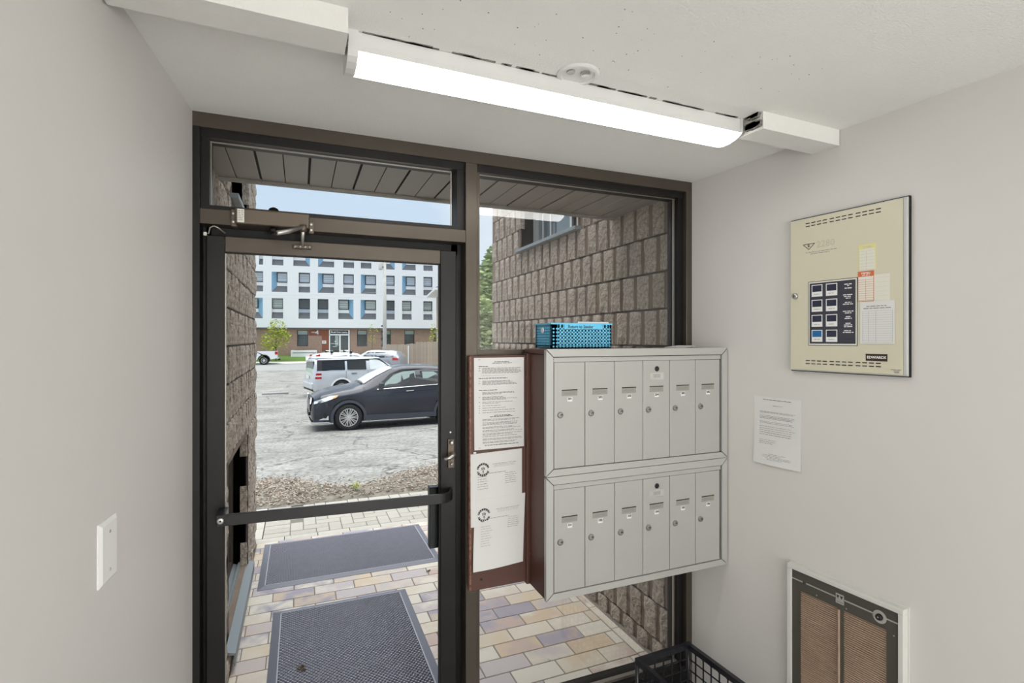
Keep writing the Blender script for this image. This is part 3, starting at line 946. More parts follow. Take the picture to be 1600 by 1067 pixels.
for a, b in ((0.020, 0.062), (0.075, 0.184), (0.216, 0.314), (0.344, HW - 0.018)):
    box('trim_line', a, b, HD + 0.0045, HD + 0.0062, zl - 0.0022, zl + 0.0022, 'silver', ht)
bd = box('badge', 0.186, 0.214, HD + 0.004, HD + 0.0062, zl - 0.019, zl + 0.015, 'silver', ht)
bm = bmesh.new()
for cx in (0.1935, 0.2065):
    vs = [bm.verts.new((cx + x, HD + 0.0036, zl + z)) for x, z in ((-0.005, 0.009), (-0.002, 0.011), (0, 0.009), (0.002, 0.011), (0.005, 0.009), (0, -0.002))]
    bm.faces.new(vs)
obj('badge_mark', bm, 'inkdk', bd)
print_lines('badge_print', [(0.189, 0.211, zl - 0.013, 0.003)], 'ink', bd, HD + 0.0036)
bm = bmesh.new()
add_lathe(bm, [(0.021, HD + 0.006), (0.021, HD + 0.0035), (0.012, HD + 0.003), (0.011, HD + 0.0055)], 24, 'y', (0.330, 0, zl - 0.003))
kb = obj('thermostat_ring', bm, 'silver', ht)
bm = bmesh.new()
add_lathe(bm, [(0.0105, HD + 0.006), (0.0095, HD - 0.004), (0.006, HD - 0.006)], 16, 'y', (0.330, 0, zl - 0.003))
obj('knob', bm, 'gasket', kb, smooth=True)
bm = bmesh.new()
add_lathe(bm, [(0.003, HD - 0.005), (0.002, HD - 0.0068)], 10, 'y', (0.330, 0, zl - 0.002))
obj('knob_screw', bm, 'steel', kb)
for x, z in ((0.0685, zl),):
    box('name_mark', x - 0.006, x - 0.0035, HD + 0.0045, HD + 0.006, z - 0.005, z + 0.004, 'inkdk', ht)
    box('name_mark', x + 0.001, x + 0.0035, HD + 0.0045, HD + 0.006, z - 0.006, z + 0.003, 'inkdk', ht)
for x, z in ((0.115, 0.706), (0.222, 0.706), (0.372, 0.688)):
    bm = bmesh.new()
    add_lathe(bm, [(0.0025, HD + 0.0062), (0.0015, HD + 0.005)], 8, 'y', (x, 0, z))
    obj('screw', bm, 'steel', ht)

# ================================================================== BLACK CRATE in the right corner
ck = thing('storage_crate', 'black plastic grid crate on the floor in the right corner by the window', 'crate', (1.664, -0.118, 0.0), 0.04)
CW, CD, CH = 0.285, 0.36, 0.283
def grid_wall(nm, p0, u, nu, nv):
    """one lattice side of the crate: frame, thin bars and a solid rim"""
    bm = bmesh.new()
    p0, u = Vector(p0), Vector(u)
    n_ = u.cross(Vector((0, 0, 1))).normalized()
    L_ = u.length
    d = u.normalized()
    def bar(a0, a1, z0, z1, t):
        q = [p0 + d * a0 + Vector((0, 0, z0)), p0 + d * a1 + Vector((0, 0, z0)), p0 + d * a1 + Vector((0, 0, z1)), p0 + d * a0 + Vector((0, 0, z1))]
        add_hex(bm, [x + n_ * t / 2 for x in q] + [x - n_ * t / 2 for x in q])
    bar(0, L_, 0, 0.02, 0.008)
    for i in range(1, nu):
        a = L_ * i / nu
        bar(a - 0.0022, a + 0.0022, 0.02, CH - 0.024, 0.005)
    for j in range(1, nv):
        z = 0.02 + (CH - 0.044) * j / nv
        bar(0, L_, z - 0.002, z + 0.002, 0.005)
    for i in range(nu + 1):                     # little arched gussets under the rim
        a = min(max(L_ * i / nu, 0.006), L_ - 0.006)
        bar(a - 0.006, a + 0.006, CH - 0.034, CH - 0.022, 0.005)
    return obj(nm, bm, 'crate', ck)
grid_wall('back_side', (0, 0, 0), (CW, 0, 0), 6, 5)
grid_wall('front_side', (0, -CD, 0), (CW, 0, 0), 6, 5)
grid_wall('left_side', (0, -CD, 0), (0, CD, 0), 8, 5)
grid_wall('right_side', (CW, -CD, 0), (0, CD, 0), 8, 5)
bm = bmesh.new()
for (a, b, c, d) in ((-.007, CW + .007, -.012, .007), (-.007, CW + .007, -CD - .007, -CD + .012), (-.007, .012, -CD + .012, -.012), (CW - .012, CW + .007, -CD + .012, -.012)):
    add_box(bm, a, b, c, d, CH - 0.024, CH)
obj('rim', bm, 'crate', ck)
for x in (0, CW):
    for y in (0, -CD):
        bm = bmesh.new()
        add_tube(bm, [(x, y, 0), (x, y, CH - 0.02)], 0.009, 10)
        obj('corner_post', bm, 'crate', ck, smooth=True)
bm = bmesh.new()
for i in range(9):
    y = -CD * i / 8
    add_box(bm, 0, CW, y - .003, y + .003, 0.0, 0.006)
for i in range(7):
    x = CW * i / 6
    add_box(bm, x - .003, x + .003, -CD, 0, 0.0, 0.006)
obj('base_grid', bm, 'crate', ck)
# ================================================================== OUTSIDE: MATERIALS
M['block'] = mat('split_face_block', (206, 193, 179), 0.95, noise=(60, 0.16, (140, 127, 115)), bump=(110, 1.0, 0.009), rnd=0.08)
M['groove'] = mat('block_groove', (142, 125, 113), 0.95, noise=(14, 0.25, (128, 112, 101)), bump=(60, 0.4, 0.004))
M['mortar'] = mat('dark_mortar', (74, 66, 60), 0.95)
M['grout'] = mat('tile_grout', (150, 140, 130), 0.9, noise=(30, 0.2, (128, 120, 112)))
M['soffit'] = mat('brown_soffit_metal', (152, 144, 136), 0.42, 0.35)
M['soffitgap'] = mat('soffit_seam', (40, 36, 33), 0.7)
M['rubber'] = mat('blue_grey_rubber', (184, 184, 196), 0.3, noise=(18, 0.3, (168, 168, 180)))  # pale studs: the reflection on their tops is put into the colour
M['rubberdk'] = mat('rubber_base', (60, 60, 70), 0.6)
M['rubberedge'] = mat('rubber_edge', (118, 120, 132), 0.4)
M['rubberrim'] = mat('rubber_rim_pale', (176, 178, 190), 0.4)  # inner rim, paler than the bevelled edge
M['paver'] = mat('concrete_paver', (186, 181, 172), 0.95, noise=(30, 0.25, (168, 163, 154)), bump=(200, 0.4, 0.002), rnd=0.06)
M['joint'] = mat('sandy_joint', (120, 116, 108), 0.95)
M['edging'] = mat('pale_concrete_edging', (196, 192, 184), 0.95, noise=(20, 0.25, (182, 177, 168)), rnd=0.04)
def asphalt_material():
    m = mat('worn_asphalt', (166, 164, 160), 0.95, noise=(0.9, 0.2, (128, 126, 122)), bump=(14, 0.6, 0.03))
    n = m.node_tree
    b = n.nodes['Principled BSDF']
    src = b.inputs['Base Color'].links[0].from_socket
    t = n.nodes.new('ShaderNodeTexCoord')
    wv = n.nodes.new('ShaderNodeTexNoise')
    wv.inputs['Scale'].default_value = 1.6
    wv.inputs['Detail'].default_value = 5
    n.links.new(t.outputs['Object'], wv.inputs['Vector'])
    ad = n.nodes.new('ShaderNodeMix')
    ad.data_type = 'RGBA'
    ad.blend_type = 'ADD'
    ad.inputs[0].default_value = 0.9
    n.links.new(t.outputs['Object'], ad.inputs[6])
    n.links.new(wv.outputs['Color'], ad.inputs[7])
    prev = src
    for sc_, wd, dk in ((0.45, 0.015, 0.40), (1.7, 0.03, 0.74)):
        vo = n.nodes.new('ShaderNodeTexVoronoi')
        vo.feature = 'DISTANCE_TO_EDGE'
        vo.inputs['Scale'].default_value = sc_
        n.links.new(ad.outputs[2], vo.inputs['Vector'])
        cr = n.nodes.new('ShaderNodeValToRGB')
        cr.color_ramp.elements[0].position = 0.0
        cr.color_ramp.elements[0].color = (dk, dk, dk, 1)
        cr.color_ramp.elements[1].position = wd
        cr.color_ramp.elements[1].color = (1, 1, 1, 1)
        n.links.new(vo.outputs['Distance'], cr.inputs[0])
        mu = n.nodes.new('ShaderNodeMix')
        mu.data_type = 'RGBA'
        mu.blend_type = 'MULTIPLY'
        mu.inputs[0].default_value = 1.0
        n.links.new(prev, mu.inputs[6])
        n.links.new(cr.outputs[0], mu.inputs[7])
        prev = mu.outputs[2]
    gr = n.nodes.new('ShaderNodeTexNoise')                  # gravelly speckle
    gr.inputs['Scale'].default_value = 16
    gr.inputs['Detail'].default_value = 8
    n.links.new(t.outputs['Object'], gr.inputs['Vector'])
    cg = n.nodes.new('ShaderNodeValToRGB')
    cg.color_ramp.elements[0].position = 0.36
    cg.color_ramp.elements[0].color = (0.66, 0.66, 0.66, 1)
    cg.color_ramp.elements[1].position = 0.58
    cg.color_ramp.elements[1].color = (1.14, 1.14, 1.12, 1)
    n.links.new(gr.outputs[0], cg.inputs[0])
    mu = n.nodes.new('ShaderNodeMix')
    mu.data_type = 'RGBA'
    mu.blend_type = 'MULTIPLY'
    mu.inputs[0].default_value = 1.0
    n.links.new(prev, mu.inputs[6])
    n.links.new(cg.outputs[0], mu.inputs[7])
    n.links.new(mu.outputs[2], b.inputs['Base Color'])
    return m
M['asphalt'] = asphalt_material()
M['road'] = mat('road_asphalt', (158, 158, 157), 0.95, noise=(0.6, 0.3, (146, 146, 146)))
M['concrete'] = mat('concrete', (218, 216, 208), 0.9, noise=(2, 0.3, (204, 202, 194)))
M['grass'] = mat('grass', (108, 138, 62), 0.95, noise=(6, 0.3, (84, 116, 48)))
M['soil'] = mat('soil', (150, 143, 132), 0.98, noise=(9, 0.2, (84, 77, 68)), bump=(40, 0.8, 0.02))
M['chip'] = mat('wood_chip', (140, 122, 104), 0.95, noise=(3, 0.12, (84, 70, 58)))
M['chipl'] = mat('pale_wood_chip', (186, 174, 160), 0.95)
M['leafdry'] = mat('dry_leaf', (120, 104, 82), 0.8, noise=(60, 0.1, (58, 48, 38)))
M['leafy'] = mat('yellow_green_leaf', (176, 186, 74), 0.7, rnd=0.08)
M['leafg'] = mat('green_leaf', (128, 150, 96), 0.75, noise=(0.8, 0.1, (164, 180, 120)))
M['leafp'] = mat('pale_green_leaf', (164, 180, 128), 0.75, noise=(0.8, 0.1, (196, 204, 152)))
M['bark'] = mat('bark', (96, 84, 72), 0.95)
M['metalgrey'] = mat('grey_flashing', (140, 147, 150), 0.5, 0.2)
M['winframe'] = mat('brown_window_frame', (72, 58, 50), 0.5)
M['winal'] = mat('aluminium_window_frame', (206, 208, 206), 0.4, 0.4)
M['darkglass'] = glass('dark_window_glass', (70, 76, 78), 1.6)
M['highpane'] = mat('slate_window_pane', (96, 108, 116), 0.04, spec=0.9)
M['lowpane'] = mat('dark_basement_pane', (66, 65, 62), 0.08)
M['blind'] = mat('pale_room_inside', (148, 156, 156), 0.9)
def tile_material():
    m = bpy.data.materials.new('flashed_clay_tile')
    m.use_nodes = True
    n = m.node_tree
    b = n.nodes['Principled BSDF']
    oi = n.nodes.new('ShaderNodeObjectInfo')
    t = n.nodes.new('ShaderNodeTexCoord')
    add = n.nodes.new('ShaderNodeVectorMath')
    add.operation = 'ADD'
    sc = n.nodes.new('ShaderNodeVectorMath')
    sc.operation = 'SCALE'
    sc.inputs['Scale'].default_value = 7.3
    n.links.new(oi.outputs['Location'], sc.inputs[0])
    n.links.new(sc.outputs[0], add.inputs[0])
    n.links.new(t.outputs['Object'], add.inputs[1])
    nz = n.nodes.new('ShaderNodeTexNoise')
    nz.inputs['Scale'].default_value = 7
    nz.inputs['Detail'].default_value = 3
    n.links.new(add.outputs[0], nz.inputs['Vector'])
    r1 = n.nodes.new('ShaderNodeValToRGB')
    r1.color_ramp.interpolation = 'CONSTANT'
    cols = [(0.0, (226, 217, 204)), (0.22, (218, 204, 192)), (0.36, (208, 190, 182)), (0.5, (222, 211, 194)), (0.62, (200, 189, 189)), (0.72, (212, 190, 166)), (0.82, (170, 162, 174)), (0.92, (216, 203, 188))]
    e = r1.color_ramp.elements
    e[0].position, e[0].color = cols[0][0], rgb(*cols[0][1])
    e[1].position, e[1].color = cols[1][0], rgb(*cols[1][1])
    for p, c in cols[2:]:
        q = e.new(p)
        q.color = rgb(*c)
    n.links.new(oi.outputs['Random'], r1.inputs[0])
    m2 = n.nodes.new('ShaderNodeMath')
    m2.operation = 'MULTIPLY'
    m2.inputs[1].default_value = 7.31
    fr = n.nodes.new('ShaderNodeMath')
    fr.operation = 'FRACT'
    n.links.new(oi.outputs['Random'], m2.inputs[0])
    n.links.new(m2.outputs[0], fr.inputs[0])
    r2 = n.nodes.new('ShaderNodeValToRGB')
    r2.color_ramp.interpolation = 'CONSTANT'
    cols2 = [(0.0, (226, 217, 204)), (0.35, (200, 177, 167)), (0.55, (164, 157, 170)), (0.7, (218, 198, 172)), (0.85, (202, 192, 190))]
    e = r2.color_ramp.elements
    e[0].position, e[0].color = cols2[0][0], rgb(*cols2[0][1])
    e[1].position, e[1].color = cols2[1][0], rgb(*cols2[1][1])
    for p, c in cols2[2:]:
        q = e.new(p)
        q.color = rgb(*c)
    n.links.new(fr.outputs[0], r2.inputs[0])
    rm = n.nodes.new('ShaderNodeValToRGB')
    rm.color_ramp.elements[0].position = 0.42
    rm.color_ramp.elements[1].position = 0.62
    n.links.new(nz.outputs[0], rm.inputs[0])
    mx = n.nodes.new('ShaderNodeMix')
    mx.data_type = 'RGBA'
    n.links.new(rm.outputs[0], mx.inputs[0])
    n.links.new(r1.outputs[0], mx.inputs[6])
    n.links.new(r2.outputs[0], mx.inputs[7])
    n.links.new(mx.outputs[2], b.inputs['Base Color'])
    b.inputs['Roughness'].default_value = 0.38
    return m
M['tile'] = tile_material()

# ================================================================== OUTSIDE: ENTRANCE RECESS
CZ0, CHT, RIB = 0.275, 0.1915, 0.132
def block_mesh(seed):
    rnd = random.Random(seed)
    bm = bmesh.new()
    W2, H2 = 0.0455, CHT / 2 - 0.006
    nx, nz_ = 3, 5
    g = []
    for j in range(nz_ + 1):
        row = []
        for i in range(nx + 1):
            edge = i in (0, nx) or j in (0, nz_)
            d = (rnd.uniform(-0.008, -0.002) if edge else rnd.uniform(-0.006, 0.008))
            row.append(bm.verts.new((-W2 + 2 * W2 * i / nx + (0 if i in (0, nx) else rnd.uniform(-.006, .006)) + (rnd.uniform(-.0015, .0015) if edge else 0),
                                     -d, -H2 + 2 * H2 * j / nz_ + (rnd.uniform(-.0015, .0015) if edge else rnd.uniform(-.008, .008)))))
        g.append(row)
    for j in range(nz_):
        for i in range(nx):
            bm.faces.new((g[j][i], g[j][i + 1], g[j + 1][i + 1], g[j + 1][i]))
    loop = [g[0][i] for i in range(nx + 1)] + [g[j][nx] for j in range(1, nz_ + 1)] + [g[nz_][i] for i in range(nx - 1, -1, -1)] + [g[j][0] for j in range(nz_ - 1, 0, -1)]
    back = [bm.verts.new((v.co.x, 0.045, v.co.z)) for v in loop]
    n = len(loop)
    for i in range(n):
        bm.faces.new((loop[i], back[i], back[(i + 1) % n], loop[(i + 1) % n]))
    return mesh_of(bm, 'block')
BLOCKS = [block_mesh(s) for s in range(8)]
def block_wall(name, X, rz, ys, window, low_window=None, sill_proud=0.02):
    """split-faced ribbed block wing; local x runs along the wall, -y faces the recess"""
    t = struct(name, (X, 0, 0), rz)
    sgn = 1 if rz < 0 else -1
    # backing with the window openings left free
    y0, y1 = ys
    ZT = 3.3
    def bx_(a, b, z0, z1, c=0.014, d=0.42):
        box('backing', a if sgn < 0 else -b, b if sgn < 0 else -a, c, d, z0, z1, 'groove', t)
    wy0, wy1, wz0, wz1 = window
    bx_(y0, wy0, -0.05, ZT)
    bx_(wy1, y1 - 0.01, -0.05, ZT)
    if low_window:
        ly0, ly1, lz0, lz1 = low_window
        bx_(wy0, ly0, -0.05, wz0)
        bx_(ly0, min(ly1, wy1), -0.05, lz0)
        bx_(ly0, min(ly1, wy1), lz1, wz0)
        if ly1 < wy1:
            bx_(ly1, wy1, -0.05, wz0)
    else:
        bx_(wy0, wy1, -0.05, wz0)
    bx_(wy0, wy1, wz1, ZT)
    k = -2
    rnd = random.Random(3)
    while True:
        zb = CZ0 + CHT * k
        if zb > 2.95:
            break
        ph = 0.167 if k % 2 == 0 else 0.101
        yc = ph - RIB / 2 - RIB
        while yc < y1 + 0.02:
            yc += RIB
            if yc < y0 + 0.03 or yc > y1 - 0.03:
                continue
            zc = zb + CHT / 2
            if zc + CHT / 2 < 0.01 or (yc < 0.5 and zc > 2.42):
                continue
            if wy0 - 0.03 < yc < wy1 + 0.03 and wz0 - 0.08 < zc < wz1:
                continue
            if low_window and ly0 - 0.02 < yc < ly1 + 0.02 and lz0 - 0.10 < zc < lz1:
                continue
            o = link('block', BLOCKS[rnd.randrange(8)], t, (yc * -sgn, rnd.uniform(-.004, .004), zc), (0, PI if False else 0, 0))
            if yc > y1 - 0.1:
                o.scale = (1.25, 1, 1)
        box('mortar_bed', (y0 if sgn < 0 else -y1 + .02), (y1 - .02 if sgn < 0 else -y0), 0.012, 0.031, zb - 0.005, zb + 0.005, 'mortar', t) if zb < wz0 - 0.02 and not (low_window and lz0 < zb < lz1) and zb > 0 else None
        k += 1
    return t
wr = block_wall('wall_outside_right', 2.04, -PI / 2, (0.115, 2.76), (1.06, 2.045, 2.40, 3.2))
wl = block_wall('wall_outside_left', 0.0, PI / 2, (0.115, 2.76), (1.06, 2.045, 2.40, 3.2), (0.93, 1.98, 0.12, 1.0))
def high_window(X, side, n):
    """aluminium window set back in the block wing"""
    t = struct('window_%d' % n, (X, 0, 0))
    s = side
    def b(nm, d0, d1, y0, y1, z0, z1, m, bev=0):
        xs = sorted((s * d0, s * d1))
        return box(nm, xs[0], xs[1], y0, y1, z0, z1, m, t, bev)
    b('sill', -0.035, 0.20, 1.035, 2.07, 2.378, 2.402, 'metalgrey', 0.002)
    b('frame_bottom', 0.125, 0.19, 1.06, 2.045, 2.412, 2.462, 'winal', 0.002)
    b('frame_top', 0.125, 0.19, 1.06, 2.045, 3.14, 3.20, 'winal', 0.002)
    b('frame_side', 0.125, 0.19, 1.06, 1.10, 2.462, 3.14, 'winal')
    b('frame_side', 0.125, 0.19, 2.0, 2.045, 2.462, 3.14, 'winal')
    b('meeting_rail', 0.13, 0.185, 1.375, 1.41, 2.462, 3.14, 'winal')
    b('meeting_stile', 0.128, 0.14, 1.345, 1.375, 2.462, 3.14, 'gasket')
    b('insect_bar', 0.128, 0.138, 1.72, 1.735, 2.462, 3.14, 'winal')
    b('insect_bar', 0.128, 0.138, 1.86, 1.872, 2.462, 3.14, 'winal')
    b('pane', 0.155, 0.158, 1.10, 2.0, 2.462, 3.14, 'highpane')
    b('near_reveal', 0.0, 0.2, 1.053, 1.06, 2.40, 3.2, 'groove')
    b('room_back', 0.40, 0.405, 1.03, 2.08, 2.40, 3.25, 'blind')
    b('sky_reflection', 0.150, 0.154, 1.10, 1.345, 2.462, 3.14, 'white')  # white sheet painted for the sky reflected in this pane
    b('reveal', 0.0, 0.2, 2.045, 2.052, 2.40, 3.2, 'groove')
high_window(2.04, 1, 2)
high_window(0.0, -1, 3)
t = struct('window_4', (0.0, 0, 0))
box('frame_side', -0.16, -0.09, 0.93, 1.0, 0.12, 1.0, 'winframe', t)
box('frame_side', -0.16, -0.09, 1.9, 1.98, 0.12, 1.0, 'winframe', t)
box('frame_top', -0.16, -0.09, 1.0, 1.9, 0.93, 1.0, 'winframe', t)
box('frame_bottom', -0.16, -0.09, 1.0, 1.9, 0.12, 0.18, 'winframe', t)
box('far_reveal', -0.16, 0.0, 1.98, 1.99, 0.12, 1.0, 'winframe', t)
box('pane', -0.13, -0.127, 1.0, 1.9, 0.18, 0.93, 'lowpane', t)
box('room_back', -0.40, -0.39, 0.9, 2.0, 0.0, 1.1, 'winframe', t)
bm = bmesh.new()
add_hex(bm, [(-0.15, 0.92, 0.14), (0.032, 0.92, 0.085), (0.032, 2.07, 0.085), (-0.15, 2.07, 0.14), (-0.15, 0.92, 0.152), (0.032, 0.92, 0.097), (0.032, 2.07, 0.097), (-0.15, 2.07, 0.152)])
add_hex(bm, [(0.026, 0.92, 0.035), (0.032, 0.92, 0.035), (0.032, 2.07, 0.035), (0.026, 2.07, 0.035), (0.026, 0.92, 0.09), (0.032, 0.92, 0.09), (0.032, 2.07, 0.09), (0.026, 2.07, 0.09)])
obj('sloping_sill', bm, 'metalgrey', t)
box('sill_step', -0.06, -0.045, 0.93, 2.06, 0.12, 0.14, 'metalgrey', t)

# canopy soffit in metal panels, fascia, and the storey above
cs = struct('canopy_soffit')
x = -0.03
k = 0
while x < 2.05:
    box('panel', x + 0.004, x + 0.097, 0.10, 0.615, 2.362, 2.374, 'soffit', cs, 0.0015)
    box('panel', x + 0.100, x + 0.192, 0.10, 0.615, 2.362, 2.374, 'soffit', cs, 0.0015)
    x += 0.197
box('seam_backing', -0.03, 2.06, 0.10, 0.615, 2.372, 2.40, 'soffitgap', cs)
box('fascia', -0.03, 2.06, 0.615, 0.64, 2.350, 2.75, 'soffit', cs, 0.002)
box('upper_wall', -8, 8, 0.13, 0.60, 2.75, 3.4, 'groove', cs)
box('upper_infill', -0.03, 2.06, 0.12, 0.60, 2.40, 2.75, 'groove', cs)
# bodies of the two wings
box('wing_body', -8, -0.42, 0.2, 2.74, -0.1, 3.3, 'groove', wl) if False else None

# ---- tiles
fo = struct('floor_outside')
box('grout_bed', 0.0, 2.05, 0.02, 2.665, -0.06, -0.004, 'grout', fo)
bm = bmesh.new()
add_box(bm, -0.1215, 0.1215, -0.0565, 0.0565, -0.012, 0.0)
bevel(bm, 0.0015, 1)
TILE = mesh_of(bm, 'tile')
TCUT = {}
def tile_piece(wd):
    key = round(wd, 2)
    if key not in TCUT:
        bm = bmesh.new()
        add_box(bm, -wd / 2, wd / 2, -0.0565, 0.0565, -0.012, 0.0)
        bevel(bm, 0.0015, 1)
        TCUT[key] = mesh_of(bm, 'tile')
    return TCUT[key]
rows_ = 22
for j in range(rows_):
    y = 0.118 + 0.1195 * j + 0.0
    off = (0.0, 0.125)[j % 2]
    x = 0.012 - (0.25 - off) + 0.03
    while x < 1.965:
        a, b = max(x, 0.008), min(x + 0.2465, 1.965)
        x += 0.25
        if b - a < 0.03:
            continue
        link('tile', TILE if b - a > 0.24 else tile_piece(b - a), fo, ((a + b) / 2, y, 0.0))
# border of tiles along the right wall
for j in range(11):
    y = 0.06 + 0.248 * j
    o = link('tile', TILE, fo, (1.995, y + 0.12, 0.0), (0, 0, PI / 2))
    o.scale = (1, 0.42, 1)

# ---- mats
def mat_rug(label, x0, y0, wd, dp, seed):
    t = thing('rubber_mat', label, 'mat', (x0, y0, 0.0005), 0, 'perforated entrance mats')
    box('base', 0.02, wd - 0.02, 0.02, dp - 0.02, 0.0, 0.003, 'rubberdk', t)
    bm = bmesh.new()
    e = 0.042
    for q in (((0, 0), (wd, 0), (wd - e, e), (e, e)), ((wd, 0), (wd, dp), (wd - e, dp - e), (wd - e, e)), ((wd, dp), (0, dp), (e, dp - e), (wd - e, dp - e)), ((0, dp), (0, 0), (e, e), (e, dp - e))):
        o1, o2, i1, i2 = q
        add_hex(bm, [(o1[0], o1[1], 0), (o2[0], o2[1], 0), (i1[0], i1[1], 0), (i2[0], i2[1], 0), (o1[0], o1[1], 0.0015), (o2[0], o2[1], 0.0015), (i1[0], i1[1], 0.011), (i2[0], i2[1], 0.011)])
    obj('bevelled_edge', bm, 'rubberedge', t)
    bm = bmesh.new()
    px, py = 0.021, 0.0125
    nx = int((wd - 2 * e - .01) / px)
    ny = int((dp - 2 * e - .01) / py)
    for j in range(ny):
        for i in range(nx + (j % 2)):
            cx = e + 0.012 + (i + 0.5 - 0.5 * (j % 2)) * px
            cy = e + 0.010 + (j + 0.5) * py
            hx, hy = 0.0085, 0.0042
            v = [bm.verts.new(p) for p in ((cx - hx, cy, .003), (cx, cy - hy, .003), (cx + hx, cy, .003), (cx, cy + hy, .003),
                                           (cx - hx * .8, cy, .0105), (cx, cy - hy * .8, .0105), (cx + hx * .8, cy, .0105), (cx, cy + hy * .8, .0105))]
            bm.faces.new(v[4:])
            for q in range(4):
                bm.faces.new((v[q], v[(q + 1) % 4], v[4 + (q + 1) % 4], v[4 + q]))
    obj('studs', bm, 'rubber', t, kind='stuff')
    bm = bmesh.new()
    for a in ((e, e + .006, e, dp - e), (wd - e - .006, wd - e, e, dp - e), (e, wd - e, e, e + .006), (e, wd - e, dp - e - .006, dp - e)):
        add_box(bm, a[0], a[1], a[2], a[3], 0.003, 0.0115)
    obj('inner_rim', bm, 'rubberrim', t)
mat_rug('blue-grey rubber mat nearest the door with a dead leaf on it', 0.178, 0.24, 0.792, 1.227, 1)
mat_rug('wide blue-grey rubber mat farther out by the pavers', 0.066, 1.80, 1.24, 0.828, 2)
def leaf(label, x, y, z, s, seed, m='leafdry'):
    rnd = random.Random(seed)
    t = thing('dry_leaf', label, 'leaf', (x, y, z), rnd.uniform(0, 6))
    bm = bmesh.new()
    for q in range(3):
        a = q * 1.1
        p = [(0, 0, 0.004), (0.5 * s, 0.25 * s, 0.4 * s), (s, 0.05 * s, 0.1 * s), (0.5 * s, -0.28 * s, 0.15 * s)]
        vs = [bm.verts.new((u * math.cos(a) - v * math.sin(a), u * math.sin(a) + v * math.cos(a), w_)) for u, v, w_ in p]
        bm.faces.new((vs[0], vs[1], vs[2]))
        bm.faces.new((vs[0], vs[2], vs[3]))
    ex = bmesh.ops.extrude_face_region(bm, geom=bm.faces[:])
    for v in [g for g in ex['geom'] if isinstance(g, bmesh.types.BMVert)]:
        v.co.z += 0.001
    obj('blade', bm, m, t)
    bm = bmesh.new()
    add_tube(bm, [(0, 0, 0.003), (-0.4 * s, 0.1 * s, 0.002), (-0.7 * s, 0.3 * s, 0.004)], 0.0012, 5)
    obj('stem', bm, 'bark', t)
leaf('crumpled dry leaf lying on the nearer rubber mat', 0.325, 0.80, 0.012, 0.035, 2)
leaf('tiny dark leaf on the tiles to the right of the mats', 1.17, 1.67, 0.001, 0.022, 5)
leaf('tiny pale scrap on the tiles under the mailboxes', 1.515, 0.42, 0.001, 0.016, 8, 'paper')

# ---- pale edging and pavers
ed = struct('kerb_strip')
for j in range(9):
    box('edging_stone', -0.05 + 0.26 * j, 0.205 + 0.26 * j, 2.672, 2.765, -0.08, 0.001, 'edging', ed, 0.003)
for j in range(4):
    box('edging_stone', -0.07, 0.035, 2.772 + 0.26 * j, 3.027 + 0.26 * j, -0.08, 0.001, 'edging', ed, 0.003)
pv = struct('paving')
PX0, PX1, PY0, PY1 = 0.04, 3.0, 2.77, 3.62
box('joint_bed', PX0, PX1, PY0, PY1, -0.09, -0.005, 'joint', pv)
PM = {}
def paver(x0, x1, y0, y1):
    x0, x1, y0, y1 = max(x0, PX0), min(x1, PX1), max(y0, PY0), min(y1, PY1)
    if x1 - x0 < 0.03 or y1 - y0 < 0.03:
        return
    wd, dp = x1 - x0 - 0.006, y1 - y0 - 0.006
    k = (round(wd, 3), round(dp, 3))
    if k not in PM:
        bm = bmesh.new()
        add_box(bm, -wd / 2, wd / 2, -dp / 2, dp / 2, -0.05, 0.0)
        bevel(bm, 0.003, 1)
        PM[k] = mesh_of(bm, 'paver')
    link('paver', PM[k], pv, ((x0 + x1) / 2, (y0 + y1) / 2, random.uniform(-.0015, .0015)))
for j in range(9):                                   # soldier strips by the wall
    paver(PX0, PX0 + 0.21, PY0 + 0.1 * j, PY0 + 0.1 * j + 0.1)
u = 0.105
for i in range(-10, 34):                             # herringbone field
    for j in range(-3, 4):
        bx0 = PX0 + 0.21 + i * u
        by0 = PY0 + i * u * 0 + j * 4 * u
        k = i % 4
        y_ = by0 + k * u
        if bx0 >= PX0 + 0.2:
            paver(bx0, min(bx0 + 2 * u, PX1), y_, y_ + u)
            paver(bx0, bx0 + u, y_ + u, y_ + 3 * u) if False else None
            paver(bx0 + 0, bx0 + u, y_ + u, y_ + 3 * u)

# ================================================================== GROUND BEYOND
GP = [(3.60, -0.005), (4.9, -0.08), (8.0, -0.36), (11.6, -0.64), (16, -0.80), (20, -0.88), (44, -0.86), (53.0, -0.80)]
def gz(y):
    for (a, za), (b, zb) in zip(GP, GP[1:]):
        if y <= b:
            return za + (zb - za) * max(0, (y - a)) / (b - a)
    return GP[-1][1]
def ground(name, y0, y1, x0, x1, m, nx, ny, amp, zf=gz):
    bm = bmesh.new()
    rnd = random.Random(11)
    g = []
    for j in range(ny + 1):
        y = y0 + (y1 - y0) * (j / ny) ** 1.5
        g.append([bm.verts.new((x0 + (x1 - x0) * i / nx, y, zf(y) + (rnd.uniform(-amp, amp) if 0 < j < ny else 0))) for i in range(nx + 1)])
    for j in range(ny):
        for i in range(nx):
            bm.faces.new((g[j][i], g[j][i + 1], g[j + 1][i + 1], g[j + 1][i]))
    o = obj(name, bm, m, None, smooth=True)
    o['kind'] = 'structure'
    return o
ground('parking_lot', 3.6, 44.0, -45, 50, 'asphalt', 60, 40, 0.008)
ground('street', 44.0, 53.2, -60, 70, 'road', 4, 2, 0.0)
bk_ = struct('sidewalk')
box('kerb', -60, 70, 53.2, 53.4, -0.95, -0.70, 'concrete', bk_)
bm = bmesh.new()
def quad(bm, p):
    bm.faces.new([bm.verts.new(q) for q in p])
